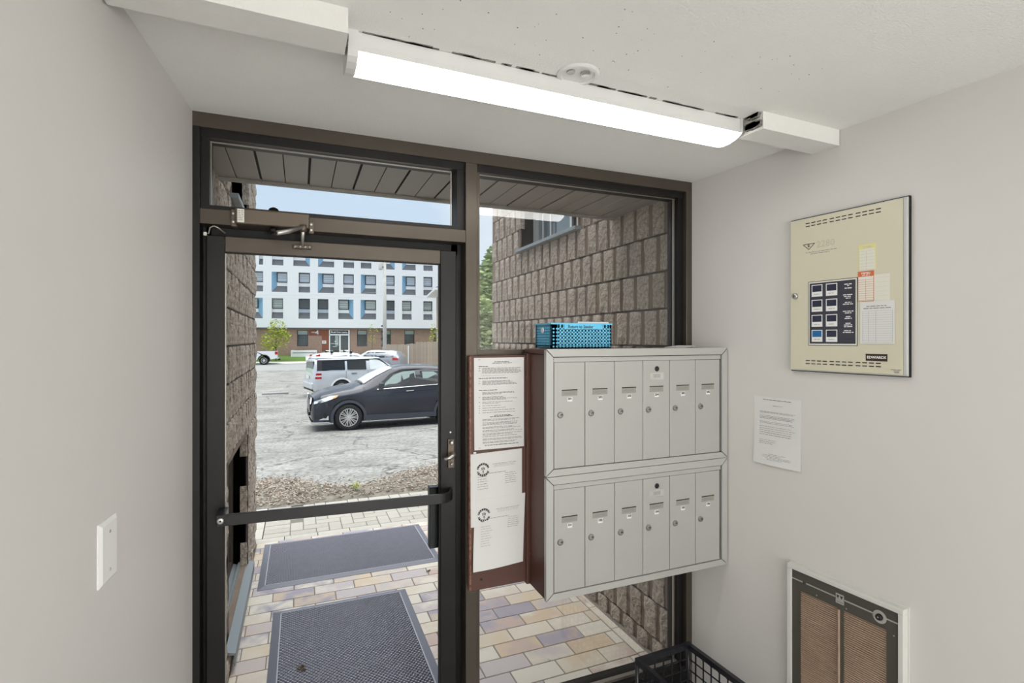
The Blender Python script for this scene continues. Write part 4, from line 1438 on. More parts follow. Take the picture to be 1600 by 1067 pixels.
quad(bm, [(-60, 53.4, -0.71), (70, 53.4, -0.71), (70, 56.5, -0.66), (-60, 56.5, -0.66)])
obj('walk_slab', bm, 'concrete', bk_)
bm = bmesh.new()
quad(bm, [(-60, 56.5, -0.66), (70, 56.5, -0.66), (70, 64, -0.04), (-60, 64, -0.04)])
o = obj('lawn', bm, 'grass')
o['kind'] = 'structure'
bm = bmesh.new()
quad(bm, [(0.9, 55.6, -0.648), (6.5, 55.0, -0.648), (6.5, 61.0, -0.25), (0.9, 61.3, -0.25)])
obj('entrance_walk', bm, 'concrete', bk_)
quadg = bmesh.new()
quad(quadg, [(-90, 64, -0.05), (120, 64, -0.05), (120, 140, 0.3), (-90, 140, 0.3)])
o = obj('lawn_beyond', quadg, 'grass')
o['kind'] = 'structure'

# ---- mulch bed
rnd = random.Random(21)
bm = bmesh.new()
n_ = 40
for j in range(7):
    pass
def bed_limits(x):
    return 3.60, 4.25 + 0.75 * math.exp(-((x + 0.15) / 0.55) ** 2) + 0.95 * math.exp(-((x - 2.6) / 0.95) ** 2) + 0.12 * math.sin(x * 5)
g = []
for i in range(41):
    x = -1.2 + 5.2 * i / 40
    a, b = bed_limits(x)
    g.append([bm.verts.new((x, a + (b - a) * k / 6, gz(a + (b - a) * k / 6) + 0.01 + (0.035 * math.sin(PI * k / 6) + rnd.uniform(0, 0.012) if 0 < k < 6 else -0.004))) for k in range(7)])
for i in range(40):
    for k in range(6):
        bm.faces.new((g[i][k], g[i + 1][k], g[i + 1][k + 1], g[i][k + 1]))
o = obj('soil_bed', bm, 'soil', None, smooth=True)
o['kind'] = 'structure'
for nm, m, cnt in (('wood_chips', 'chip', 5200), ('pale_wood_chips', 'chipl', 4200)):
    bm = bmesh.new()
    for i in range(cnt):
        x = rnd.uniform(-1.2, 3.9)
        a, b = bed_limits(x)
        wt = 0.18 + math.exp(-((x + 0.1) / 0.6) ** 2) + math.exp(-((x - 2.5) / 1.0) ** 2)
        y = rnd.uniform(a + 0.05, b + 0.12) if rnd.random() < .9 else b + abs(rnd.gauss(0, 0.3))
        if rnd.random() > wt:
            continue
        q = (y - a) / (b - a)
        z = gz(y) + 0.016 + (0.035 * math.sin(PI * q) if q < 1 else 0) + rnd.uniform(0, 0.008)
        ln, wd = rnd.uniform(0.008, 0.024), rnd.uniform(0.003, 0.008)
        an = rnd.uniform(0, PI)
        tl = rnd.uniform(-.35, .35)
        R_ = Matrix.Translation((x, y, z)) @ Matrix.Rotation(an, 4, 'Z') @ Matrix.Rotation(tl, 4, 'Y')
        p = [R_ @ Vector(v) for v in ((-ln, -wd, 0), (ln, -wd * .7, 0), (ln * .8, wd, 0), (-ln, wd, 0), (0, 0, 0.007))]
        vs = [bm.verts.new(v) for v in p]
        for k in range(4):
            bm.faces.new((vs[k], vs[(k + 1) % 4], vs[4]))
        bm.faces.new(vs[3::-1])
    o = obj(nm, bm, m, None, kind='stuff')
    tag(o, ('brown' if m == 'chip' else 'pale') + ' wood chips strewn over the soil bed beyond the pavers', 'mulch', kind='stuff')
pl = thing('young_plant', 'single small yellow-green seedling in the soil beyond the push bar', 'plant', (0.88, 3.80, gz(3.8) + 0.02))
bm = bmesh.new()
add_tube(bm, [(0, 0, -0.02), (0.002, 0, 0.03), (0, 0, 0.07)], 0.004, 6)
for k in range(5):
    a = k * 1.26
    add_tube(bm, [(0, 0, 0.03), (0.02 * math.cos(a), 0.02 * math.sin(a), 0.06), (0.04 * math.cos(a), 0.04 * math.sin(a), 0.09)], 0.002, 5)
obj('stem', bm, 'leafg', pl)
bm = bmesh.new()
for k in range(30):
    a = rnd.uniform(0, 2 * PI)
    r_ = rnd.uniform(0.01, 0.05)
    c = Vector((r_ * math.cos(a), r_ * math.sin(a), rnd.uniform(0.05, 0.115)))
    R_ = Matrix.Translation(c) @ Matrix.Rotation(a, 4, 'Z') @ Matrix.Rotation(rnd.uniform(-.9, .3), 4, 'Y')
    s = rnd.uniform(0.012, 0.022)
    bm.faces.new([bm.verts.new(R_ @ Vector(v)) for v in ((-s, 0, 0), (0, -s * .45, .003), (s, 0, 0), (0, s * .45, .003))])
obj('leaves', bm, 'leafy', pl, kind='stuff')

# ================================================================== BUILDING ACROSS THE STREET
M['cladding'] = mat('white_cladding', (238, 239, 241), 0.6, noise=(0.5, 0.3, (233, 234, 236)))
M['sillgrey'] = mat('dark_grey_sill_panel', (88, 92, 98), 0.6)
M['bluepanel'] = mat('blue_side_panel', (136, 176, 206), 0.6)
M['frame_dk'] = mat('charcoal_window_frame', (62, 64, 72), 0.5)
M['pane1'] = mat('bluish_window_pane', (178, 188, 200), 0.08, spec=0.8)
M['pane2'] = mat('greenish_window_pane', (160, 170, 164), 0.08, spec=0.8)
M['pane3'] = mat('dark_window_pane', (74, 80, 80), 0.08, spec=0.8)
def brick_mat(name, c1, c2, mo, scale, bw=0.22, bh=0.075):
    m = bpy.data.materials.new(name)
    m.use_nodes = True
    n = m.node_tree
    b = n.nodes['Principled BSDF']
    t = n.nodes.new('ShaderNodeTexCoord')
    mp = n.nodes.new('ShaderNodeMapping')
    mp.inputs['Rotation'].default_value = (PI / 2, 0, 0)
    br = n.nodes.new('ShaderNodeTexBrick')
    br.inputs['Color1'].default_value = rgb(*c1)
    br.inputs['Color2'].default_value = rgb(*c2)
    br.inputs['Mortar'].default_value = rgb(*mo)
    br.inputs['Scale'].default_value = 1.0
    br.inputs['Brick Width'].default_value = bw
    br.inputs['Row Height'].default_value = bh
    br.inputs['Mortar Size'].default_value = 0.008
    n.links.new(t.outputs['Object'], mp.inputs['Vector'])
    n.links.new(mp.outputs[0], br.inputs['Vector'])
    n.links.new(br.outputs['Color'], b.inputs['Base Color'])
    b.inputs['Roughness'].default_value = 0.9
    return m
M['brick'] = brick_mat('tan_red_brick', (166, 134, 118), (148, 112, 98), (176, 164, 152), 1)
M['brick2'] = brick_mat('pink_brick', (178, 150, 136), (166, 134, 122), (186, 174, 164), 1)
M['rust'] = mat('rust_brown_panel', (134, 78, 56), 0.6)
M['signblk'] = mat('black_sign_band', (22, 22, 24), 0.5)
M['entrwhite'] = mat('white_entrance_frame', (238, 240, 240), 0.4)
ab = thing('apartment_building', 'white apartment block with blue-sided windows on a brick ground floor across the street', 'building', (-2.632, 61.905, 0.0), math.radians(-5.778))
FL = ((9.95, 12.25), (6.97, 9.23), (3.99, 6.27))
R1 = [(-1.27, -.85, 0), (0.06, 1.24, 0), (2.27, 4.04, 2), (4.9, 6.65, 1), (7.65, 8.85, 0), (9.61, 10.8, 0), (12.1, 13.49, 2), (14.36, 15.97, 1), (16.89, 18.02, 0), (19.3, 20.4, 0)]
R2 = [(-2.0, -.85, 0), (0.02, 1.66, 1), (2.83, 4.04, 0), (4.88, 6.65, 1), (7.65, 8.82, 0), (9.61, 11.34, 1), (12.4, 13.49, 0), (14.36, 15.97, 1), (16.89, 17.99, 0), (19.3, 20.4, 0)]
R3 = [(-2.6, -.87, 2), (0.02, 1.21, 0), (2.82, 4.04, 3), (4.85, 6.02, 3), (7.1, 8.79, 2), (9.58, 11.34, 1), (12.4, 13.49, 3), (14.36, 15.48, 0), (16.88, 17.99, 0), (19.3, 20.4, 0)]
UL, UR, ZR = -4.5, 21.5, 13.2
bm = bmesh.new()
def panel(u0, u1, z0, z1):
    add_box(bm, u0, u1, 0, 0.55, z0, z1)
panel(UL, UR, 2.97, FL[2][0])
panel(UL, UR, FL[2][1], FL[1][0])
panel(UL, UR, FL[1][1], FL[0][0])
panel(UL, UR, FL[0][1], ZR)
for (z0, z1), row in zip(FL, (R1, R2, R3)):
    us = [UL] + [q for a, b, _ in row for q in (a, b)] + [UR]
    for k in range(0, len(us), 2):
        panel(us[k], us[k + 1], z0, z1)
obj('upper_wall', bm, 'cladding', ab)
box('building_body', UL + .05, UR - .05, 0.5, 14, 2.9, ZR - .1, 'cladding', ab)
box('under_eave', UL, UR, -0.02, 0.42, 2.86, 2.97, 'sillgrey', ab)
rnd = random.Random(5)
DP = 0.48
for fi, ((z0, z1), row) in enumerate(zip(FL, (R1, R2, R3))):
    for a, b, kind in row:
        H = z1 - z0
        zs = z0 + H * 0.31           # top of sloping grey sill
        zw = z0 + H * 0.49           # bottom of the glazed part
        wa = a + (0.50 if kind == 1 else 0)
        wb = b - (0.52 if kind == 2 else 0)
        fr_ = obj('window', (lambda q: (add_box(q, wa, wb, DP - .08, DP, zw, zw + .09), add_box(q, wa, wb, DP - .08, DP, z1 - .1, z1), add_box(q, wa, wa + .08, DP - .08, DP, zw, z1), add_box(q, wb - .1, wb, DP - .08, DP, zw, z1), q)[-1])(bmesh.new()), 'frame_dk', ab)
        pm = 'pane3' if kind == 3 else ('pane1' if fi < 2 else 'pane2')
        box('pane', wa + .07, wb - .09, DP - .05, DP - .03, zw + .08, z1 - .09, pm, fr_)
        if kind != 3:
            for q in range(3):
                zz = zw + (z1 - zw) * (0.3 + 0.22 * q)
                box('blind_line', wa + .1, wb - .12, DP - .056, DP - .05, zz, zz + .03, 'cladding', fr_)
        box('spandrel', wa, wb, DP - .03, DP, zs, zw, 'cladding' if kind != 3 else 'pane1', fr_)
        q = bmesh.new()
        vs = [q.verts.new(p) for p in ((a, 0.01, z0), (b, 0.01, z0), (wb, DP, zs), (wa, DP, zs), (a, 0.3, z0 - .01), (b, 0.3, z0 - .01))]
        q.faces.new(vs[:4])
        q.faces.new((vs[0], vs[4], vs[5], vs[1]))
        q.faces.new((vs[0], vs[3], vs[4]))
        q.faces.new((vs[1], vs[5], vs[2]))
        q.faces.new((vs[4], vs[3], vs[2], vs[5]))
        obj('sloping_sill', q, 'sillgrey', fr_)
        if kind in (1, 2):
            q = bmesh.new()
            if kind == 1:
                add_hex(q, [(a, 0.01, z0), (wa, DP, zs), (wa, DP + .05, zs), (a, DP, z0), (a, 0.01, z1), (wa, DP, z1), (wa, DP + .05, z1), (a, DP, z1)])
            else:
                add_hex(q, [(b, 0.01, z0), (b, DP, z0), (wb, DP + .05, zs), (wb, DP, zs), (b, 0.01, z1), (b, DP, z1), (wb, DP + .05, z1), (wb, DP, z1)])
            obj('blue_side_panel', q, 'bluepanel', fr_)
# ground floor in brick with its openings
bm = bmesh.new()
GW = [(2.63, 3.81, 0.85, 2.7), (9.19, 10.31, 0.82, 2.73), (12.0, 13.06, 0.82, 2.75), (14.67, 15.85, 0.82, 2.76), (18.2, 19.3, 0.82, 2.76)]
us = [UL] + [q for a in (GW[0], (6.08, 8.34, 0, 2.74)) + tuple(GW[1:]) for q in a[:2]] + [UR]
for k in range(0, len(us), 2):
    add_box(bm, us[k], us[k + 1], 0.35, 0.7, -0.6, 2.86)
for a, b, z0, z1 in GW + [(6.08, 8.34, 0.2, 2.74)]:
    add_box(bm, a, b, 0.35, 0.7, -0.6, z0)
    add_box(bm, a, b, 0.35, 0.7, z1, 2.86)
obj('brick_wall', bm, 'brick', ab)
box('dark_inside', UL + .2, UR - .2, 1.2, 1.3, -0.5, 2.86, 'pane3', ab)
for k, (a, b, z0, z1) in enumerate(GW):
    fr_ = obj('window', (lambda q: (add_box(q, a, b, .45, .55, z0, z0 + .07), add_box(q, a, b, .45, .55, z1 - .07, z1), add_box(q, a, a + .07, .45, .55, z0, z1), add_box(q, b - .07, b, .45, .55, z0, z1), add_box(q, a, b, .45, .55, z1 - .58, z1 - .52), q)[-1])(bmesh.new()), 'frame_dk', ab)
    box('pane', a + .05, b - .05, .5, .52, z0 + .05, z1 - .55, 'pane3', fr_)
    box('upper_pane', a + .05, b - .05, .5, .52, z1 - .55, z1 - .05, 'pane2', fr_)
box('rust_band', 3.88, 6.05, 0.30, 0.36, 2.09, 2.74, 'rust', ab)
box('rust_panel', 5.32, 6.05, 0.30, 0.36, 0.3, 2.09, 'rust', ab)
text('address_number', '4', 0.75, 'entrwhite', ab, (4.78, 0.29, 2.40), ext=0.01)
text('address_word', 'rent', 0.34, 'entrwhite', ab, (4.45, 0.29, 2.47), ext=0.01)
nb = box('notice', 5.32, 5.77, 0.27, 0.30, 1.13, 1.5, 'paper', ab)
print_lines('notice_print', [(5.38, 5.7, 1.38, 0.05), (5.4, 5.65, 1.26, 0.05)], 'ink', nb, 0.265)
en_ = obj('entrance_frame', (lambda q: (add_box(q, 6.08, 6.2, .25, .4, 0.1, 2.74), add_box(q, 8.2, 8.36, .25, .4, 0.1, 2.74), add_box(q, 7.2, 7.36, .25, .4, 0.1, 2.2), add_box(q, 6.08, 8.36, .25, .4, 2.1, 2.25), add_box(q, 6.08, 8.36, .25, .4, 2.68, 2.76), add_box(q, 7.36, 8.2, .27, .4, 0.2, 0.4), q)[-1])(bmesh.new()), 'entrwhite', ab)
box('sign_board', 6.2, 8.2, .28, .34, 2.25, 2.68, 'signblk', en_)
text('sign_lettering', 'Model Suite Leasing', 0.30, 'entrwhite', en_, (7.2, 0.27, 2.47), ext=0.005, sx=0.76, bold=0.006)
box('shop_pane', 6.2, 7.2, .33, .36, 0.3, 2.1, 'pane3', en_)
box('door_pane', 7.36, 8.2, .33, .36, 0.4, 2.1, 'pane3', en_)
box('pane_poster', 6.75, 7.12, .32, .33, 0.9, 2.05, 'pane2', en_)
print_lines('pane_lettering', [(6.3, 7.1, 1.15, 0.05), (6.5, 6.95, 0.8, 0.05), (6.7, 6.85, 1.4, 0.12)], 'entrwhite', en_, 0.315)
box('ramp_wall', 2.12, 4.84, -0.9, -0.6, -0.75, 0.42, 'cladding', ab)
box('ramp_wall_return', 2.12, 2.4, -0.6, 0.3, -0.75, 0.42, 'cladding', ab)
box('ramp_rail', 2.3, 4.8, -0.93, -0.9, 0.12, 0.18, 'sillgrey', ab)

# ================================================================== FENCE, POLE, HOUSE
M['fence'] = mat('weathered_fence_board', (192, 176, 158), 0.9, noise=(3, 0.3, (166, 150, 134)), rnd=0.10)
fe = thing('board_fence', 'weathered wooden board fence behind the parked cars', 'fence', (6.85, 40.75, gz(41)), math.atan2(36.92 - 40.83, 10.90 - 6.63))
FB = []
for v in range(4):
    bm = bmesh.new()
    add_prism(bm, [(-0.066, 0), (0.066, 0), (0.066, 2.0), (0.045, 2.05), (-0.045, 2.05), (-0.066, 2.0)], -0.012, 0.012)
    FB.append(mesh_of(bm, 'fence'))
x = 0.0
k = 0
rnd = random.Random(9)
while x < 8.4:
    o = link('fence_board', FB[k % 4], fe, (x, rnd.uniform(-.008, .008), 0.05))
    o.scale = (1, 1, (1.0 if x < 1.9 else (1.03 if x < 2.7 else 1.10)) + rnd.uniform(-.012, .012))
    x += 0.14
    k += 1
for x in (0.05, 1.95, 2.75, 5.2, 7.6):
    box('fence_post', x - .05, x + .05, 0.02, 0.12, 0, 2.1 if x < 2.5 else 2.3, 'fence', fe)
for z in (0.4, 1.6):
    box('fence_rail', 0, 8.4, 0.015, 0.055, z, z + 0.09, 'fence', fe)
box('white_post', 1.98, 2.08, -0.06, -0.02, 0, 2.0, 'entrwhite', fe)

M['polegrey'] = mat('weathered_pole', (220, 218, 212), 0.9, noise=(4, 0.3, (196, 194, 186)))
up_ = thing('utility_pole', 'tall grey utility pole with a small transformer in front of the white block', 'pole', (7.13, 43.87, -0.86))
bm = bmesh.new()
add_tube(bm, [(0, 0, 0), (0, 0, 5), (0, 0, 9.9)], [0.19, 0.16, 0.125], 12)
obj('pole_shaft', bm, 'polegrey', up_, smooth=True)
bm = bmesh.new()
add_lathe(bm, [(0.14, 8.5), (0.16, 8.6), (0.16, 9.05), (0.12, 9.12)], 14, 'z', (-0.36, -0.05, 0))
obj('transformer', bm, 'polegrey', up_, smooth=True)
box('bracket', -0.36, 0.0, -0.08, -0.03, 8.72, 8.80, 'frame_dk', up_)
box('crossarm', -0.7, 0.7, -0.2, -0.12, 9.5, 9.6, 'polegrey', up_)
for x in (-0.6, -0.2, 0.6):
    bm = bmesh.new()
    add_lathe(bm, [(0.03, 9.6), (0.05, 9.66), (0.03, 9.74)], 8, 'z', (x, -0.16, 0))
    obj('insulator', bm, 'entrwhite', up_)
for z in (1.9, 2.5, 3.1, 3.6):
    box('pole_step', -0.30, -0.15, -0.05, 0.0, z, z + .12, 'frame_dk', up_)
for nm, z, sag, tgt in (('upper', 5.75, 0.75, (-18, 50, 6.6)), ('middle', 5.45, 0.55, (-18, 48, 5.6)), ('lower', 5.5, 0.25, (28, 38, 5.3))):
    p0 = Vector((7.13, 43.87, z))
    p1 = Vector(tgt)
    bm = bmesh.new()
    add_tube(bm, [p0.lerp(p1, t_ / 14) - Vector((0, 0, sag * 4 * (t_ / 14) * (1 - t_ / 14))) for t_ in range(15)], 0.009, 5)
    tag(obj('overhead_wire', bm, 'polegrey'), {'upper': 'highest thin sagging wire running left from the utility pole', 'middle': 'second sagging wire running left from the utility pole', 'lower': 'thin wire running right from the utility pole'}[nm], 'wire')

hs = thing('brick_house', 'pink brick house with a pale eave at the right edge of the door glass', 'house', (12.35, 43.0, -0.86), math.radians(-8))
box('wall_block', 0, 9, 0, 8, 0, 6.9, 'brick2', hs)
bm = bmesh.new()
add_hex(bm, [(-1.0, -0.5, 6.85), (9.5, -0.5, 6.85), (9.5, 8.5, 6.85), (-1.0, 8.5, 6.85), (-1.0, -0.5, 7.05), (9.5, -0.5, 7.05), (9.5, 8.5, 7.05), (-1.0, 8.5, 7.05)])
obj('eave', bm, 'entrwhite', hs)
bm = bmesh.new()
pr = [(-1.0, 7.05), (9.5, 7.05), (4.2, 9.4)]
add_prism(bm, pr, -0.5, 8.5)
obj('roof', bm, 'sillgrey', hs)
w_ = box('window', 3, 4.2, -0.04, 0.02, 3.6, 5.1, 'frame_dk', hs)
box('pane', 3.1, 4.1, -0.05, -0.04, 3.7, 5.0, 'pane1', w_)
gw = box('garden_wall', -1.4, 3.2, -0.12, 0.12, 0, 2.25, 'concrete', None, loc=(8.7, 21.6, -0.88), rot=(0, 0, -0.1))
tag(gw, 'low pale concrete wall below the trees seen beside the ribbed block wing', 'wall')

# ================================================================== TREES
def tree(name, label, loc, trunk_h, crowns, n, leaf_s, m, seed, cat='tree', tr=0.06):
    rnd = random.Random(seed)
    t = thing(name, label, cat, loc)
    bm = bmesh.new()
    add_tube(bm, [(0, 0, -0.1), (0.02, 0, trunk_h * .5), (0, 0.01, trunk_h)], [tr, tr * .8, tr * .5], 8)
    for cx, cy, cz, rx, ry, rz_ in crowns:
        add_tube(bm, [(0, 0, trunk_h * .7), ((cx) * .5, cy * .5, (trunk_h * .7 + cz) / 2), (cx, cy, cz + rz_ * .3)], [tr * .5, tr * .35, tr * .12], 6)
    obj('trunk', bm, 'bark', t)
    bm = bmesh.new()
    for cx, cy, cz, rx, ry, rz_ in crowns:
        for i in range(n):
            while True:
                v = Vector((rnd.uniform(-1, 1), rnd.uniform(-1, 1), rnd.uniform(-1, 1)))
                if 0.25 < v.length < 1 and rnd.random() < 0.35 + 0.65 * v.length:
                    break
            c = Vector((cx + v.x * rx, cy + v.y * ry, cz + v.z * rz_))
            R_ = Matrix.Translation(c) @ Matrix.Rotation(rnd.uniform(0, 6.3), 4, 'Z') @ Matrix.Rotation(rnd.uniform(-1.2, 1.2), 4, 'X')
            s = leaf_s * rnd.uniform(.6, 1.3)
            bm.faces.new([bm.verts.new(R_ @ Vector(p)) for p in ((-s, 0, 0), (0, -s * .6, s * .1), (s, 0, 0), (0, s * .6, s * .1))])
    obj('foliage', bm, m, t, kind='stuff')
    return t
tree('street_tree', 'small yellow-green street tree behind the white pickup', (-2.0, 57.4, -0.62), 2.0,
     [(0, 0, 2.25, 1.45, 1.3, 1.25), (0.1, 0, 3.4, 0.95, 0.9, 0.95), (-0.6, 0, 1.9, 0.9, 0.9, 0.9), (0.7, 0, 2.6, 0.8, 0.8, 0.7)], 300, 0.12, 'leafy', 1)
tree('street_sapling', 'thin sparse sapling in front of the brick ground floor', (7.3, 53.7, -0.8), 2.9,
     [(0, 0, 2.4, 0.55, 0.5, 0.5), (0.1, 0, 3.5, 0.5, 0.4, 0.6)], 34, 0.10, 'leafy', 2, tr=0.03)
tree('street_sapling', 'small leafy tree behind the right end of the board fence', (10.6, 40.4, -0.86), 2.4,
     [(0, 0, 2.4, 0.5, 0.5, 0.6), (0.1, 0, 3.3, 0.4, 0.4, 0.6), (-.3, 0, 1.9, .4, .4, .4)], 70, 0.09, 'leafy', 3, tr=0.04)
tree('garden_tree', 'tall green tree beyond the corner of the right block wing', (7.55, 17.6, -0.84), 3.2,
     [(0.4, 0, 4.3, 1.5, 1.4, 1.5), (0, 0, 3.0, 1.8, 1.5, 1.5), (0.9, 0, 5.5, 1.3, 1.2, 1.1), (-.2, .3, 3.7, 1.2, 1.2, 1.2)], 1500, 0.13, 'leafg', 4, tr=0.14)
tree('garden_shrub', 'pale green bush in front of the tall tree beside the block wing', (6.75, 16.2, -0.82), 1.2,
     [(0, 0, 1.9, 1.1, 1.0, 1.2), (0.6, 0.3, 2.9, 1.0, 0.9, 1.0), (-0.3, 0, 3.3, 0.7, 0.7, 0.8)], 1100, 0.11, 'leafp', 5, tr=0.05)
# ================================================================== VEHICLES
M['tyre'] = mat('tyre_rubber', (38, 38, 40), 0.8)
M['rim'] = mat('alloy_rim', (214, 214, 212), 0.3, 0.7)
M['rimdk'] = mat('rim_shadow', (50, 50, 52), 0.6)
M['carglass'] = glass('car_window_glass', (120, 136, 134), 1.6)
M['carinside'] = mat('car_cabin', (58, 60, 64), 0.8)
M['paneg'] = mat('greenish_car_pane', (150, 164, 158), 0.08, spec=0.7)  # opaque pane: daylight seen through the cabin is put into the colour
M['taillight'] = mat('red_tail_light', (190, 30, 34), 0.2)
M['amber'] = mat('amber_lens', (206, 150, 96), 0.25)
M['headlight'] = mat('headlight_lens', (226, 230, 232), 0.12)
M['chrome'] = mat('chrome_trim', (222, 222, 222), 0.15, 0.9)
M['blacktrim'] = mat('black_car_trim', (30, 30, 34), 0.5)
def lerp_table(tab, x):
    for a, b in zip(tab, tab[1:]):
        if x <= b[0]:
            t_ = (x - a[0]) / (b[0] - a[0]) if b[0] > a[0] else 0
            t_ = max(0, min(1, t_))
            return [p + (q - p) * t_ for p, q in zip(a, b)]
    return list(tab[-1])
class Car:
    """station table rows: x, z_low, z_belt, z_top, half width at belt, half width at top; local x runs nose to tail"""
    def __init__(s, name, label, stations, wheels, R, paint, loc, rz, cladding=None):
        s.st, s.wh, s.R = stations, wheels, R
        s.t = thing(name, label, 'car', loc, rz)
        bm = bmesh.new()
        xs = set(r[0] for r in stations)
        x0, x1 = stations[0][0], stations[-1][0]
        n = 70
        for i in range(n + 1):
            xs.add(x0 + (x1 - x0) * i / n)
        for wx in wheels:
            for k in range(13):
                xs.add(wx + (R * 1.17) * math.cos(PI * k / 12))
        xs = sorted(x for x in xs if x0 <= x <= x1)
        rings = []
        for x in xs:
            _, zl, zb, zt, hb, ht_ = lerp_table(stations, x)
            for wx in wheels:
                d = abs(x - wx)
                if d < R * 1.17:
                    zl = max(zl, R + math.sqrt(max(0, (R * 1.17) ** 2 - d * d)))
            zl = min(zl, zb - 0.05)
            half = [(hb - 0.05, zl), (hb, zl + min(0.14, (zb - zl) * .4)), (hb + .005, zl + (zb - zl) * .7), (hb - 0.03, zb),
                    (ht_ + (hb - .03 - ht_) * .5, zb + (zt - zb) * .52), (ht_, zt - min(0.07, (zt - zb) * .4)), (ht_ - 0.06, zt - 0.012), (ht_ * .55, zt + .012), (0, zt + 0.02)]
            ring = [bm.verts.new((x, -y, z)) for y, z in half] + [bm.verts.new((x, y, z)) for y, z in half[-2::-1]]
            rings.append(ring)
        for a, b in zip(rings, rings[1:]):
            for k in range(len(a) - 1):
                bm.faces.new((a[k], a[k + 1], b[k + 1], b[k]))
        bm.faces.new(rings[0])
        bm.faces.new(rings[-1][::-1])
        bmesh.ops.remove_doubles(bm, verts=bm.verts[:], dist=0.0005)
        s.body = obj('body', bm, paint, s.t, smooth=True)
        m = s.body.modifiers.new('edge', 'EDGE_SPLIT')
        m.split_angle = math.radians(38)
        hb = lerp_table(stations, (x0 + x1) / 2)[4]
        box('underbody', x0 + .25, x1 - .25, -hb + .18, hb - .18, 0.2, 0.62, 'blacktrim', s.t)
        for wx in wheels:
            for sd in (-1, 1):
                bm = bmesh.new()
                add_lathe(bm, [(R * 1.14, 0), (R * 1.14, 0.02)], 24, 'y', (wx, 0, R))
                obj('wheel_well', bm, 'blacktrim', s.t, loc=(0, sd * (hb - 0.20), 0))
                s.wheel(wx, sd, hb)
    def hwid(s, x, z):
        _, zl, zb, zt, hb, ht_ = lerp_table(s.st, x)
        if z <= zb:
            return hb
        f = min(1, (z - zb) / max(0.05, zt - 0.07 - zb))
        return hb - .03 + (ht_ - hb + .03) * f
    def wheel(s, wx, sd, hb):
        R = s.R
        y = sd * (hb - 0.01)
        bm = bmesh.new()
        prof = [(R * .66, -.05), (R * .67, 0.0), (R * .70, .012), (R * .93, .014), (R, -.02), (R, -.19), (R * .93, -.21), (R * .6, -.2)]
        add_lathe(bm, [(r, h * sd) for r, h in prof], 32, 'y', (0, 0, 0))
        w_ = obj('wheel', bm, 'tyre', s.t, smooth=True, loc=(wx, y, R))
        bm = bmesh.new()
        add_lathe(bm, [(R * .68, -.03 * sd), (R * .68, 0.006 * sd), (R * .63, .006 * sd), (R * .62, -.03 * sd)], 28, 'y', cap=False)
        for k in range(10):
            a = 2 * PI * k / 10
            for da in (-.11, .11):
                c0, c1 = a + da, a + da * 1.15
                q = []
                for r, ang, wd in ((R * .13, c0, .016), (R * .63, c1, .020)):
                    u = Vector((math.cos(ang), 0, math.sin(ang)))
                    v = Vector((-math.sin(ang), 0, math.cos(ang)))
                    q.append((u * r, v * wd * .5))
                p = [q[0][0] - q[0][1], q[1][0] - q[1][1], q[1][0] + q[1][1], q[0][0] + q[0][1]]
                add_hex(bm, [x + Vector((0, .004 * sd, 0)) for x in p] + [x + Vector((0, -.02 * sd, 0)) for x in p])
        add_lathe(bm, [(R * .17, -.02 * sd), (R * .17, 0.006 * sd), (R * .05, .01 * sd)], 14, 'y')
        obj('rim', bm, 'rim', w_)
        bm = bmesh.new()
        add_lathe(bm, [(R * .665, -.028 * sd), (R * .665, -.034 * sd)], 24, 'y')
        obj('rim_disc', bm, 'rimdk', w_)
    def patch(s, nm, pts, m, sides=(-1, 1), off=0.006, th=0.012):
        """panel lying on the car's side, outline given in x,z"""
        r = None
        for sd in sides:
            bm = bmesh.new()
            a = [bm.verts.new((x, sd * (s.hwid(x, z) + off), z)) for x, z in pts]
            b = [bm.verts.new((x, sd * (s.hwid(x, z) + off - th), z)) for x, z in pts]
            n = len(pts)
            bm.faces.new(a)
            bm.faces.new(b[::-1])
            for i in range(n):
                bm.faces.new((a[i], b[i], b[(i + 1) % n], a[(i + 1) % n]))
            r = obj(nm, bm, m, s.t)
        return r
    def screen(s, nm, xa, xb, m, f=0.9, off=0.012):
        """front or rear window laid over the slope between stations xa and xb"""
        bm = bmesh.new()
        g = []
        for i in range(9):
            x = xa + (xb - xa) * i / 8
            _, zl, zb, zt, hb, ht_ = lerp_table(s.st, x)
            hw_ = (ht_ - .06) * f
            g.append([bm.verts.new((x, hw_ * (k / 4 - 1), zt + .02 - .032 * abs(k / 4 - 1) ** 2 + off)) for k in range(9)])
        for i in range(8):
            for k in range(8):
                bm.faces.new((g[i][k], g[i][k + 1], g[i + 1][k + 1], g[i + 1][k]))
        return obj(nm, bm, m, s.t, smooth=True)
    def arch(s, m, w0=1.10, w1=1.30):
        for wx in s.wh:
            for sd in (-1, 1):
                bm = bmesh.new()
                ring = []
                for k in range(25):
                    a = PI * (k / 24) * 1.16 - 0.08 * PI
                    ring.append([bm.verts.new((wx + s.R * r * math.cos(a), sd * (s.hwid(wx, .5) + o), max(0.2, s.R + s.R * r * math.sin(a)))) for r, o in ((w0, .0), (w0, .018), (w1, .014), (w1, -.01))])
                for a, b in zip(ring, ring[1:]):
                    for k in range(4):
                        bm.faces.new((a[k], a[(k + 1) % 4], b[(k + 1) % 4], b[k]))
                obj('arch_trim', bm, m, s.t)
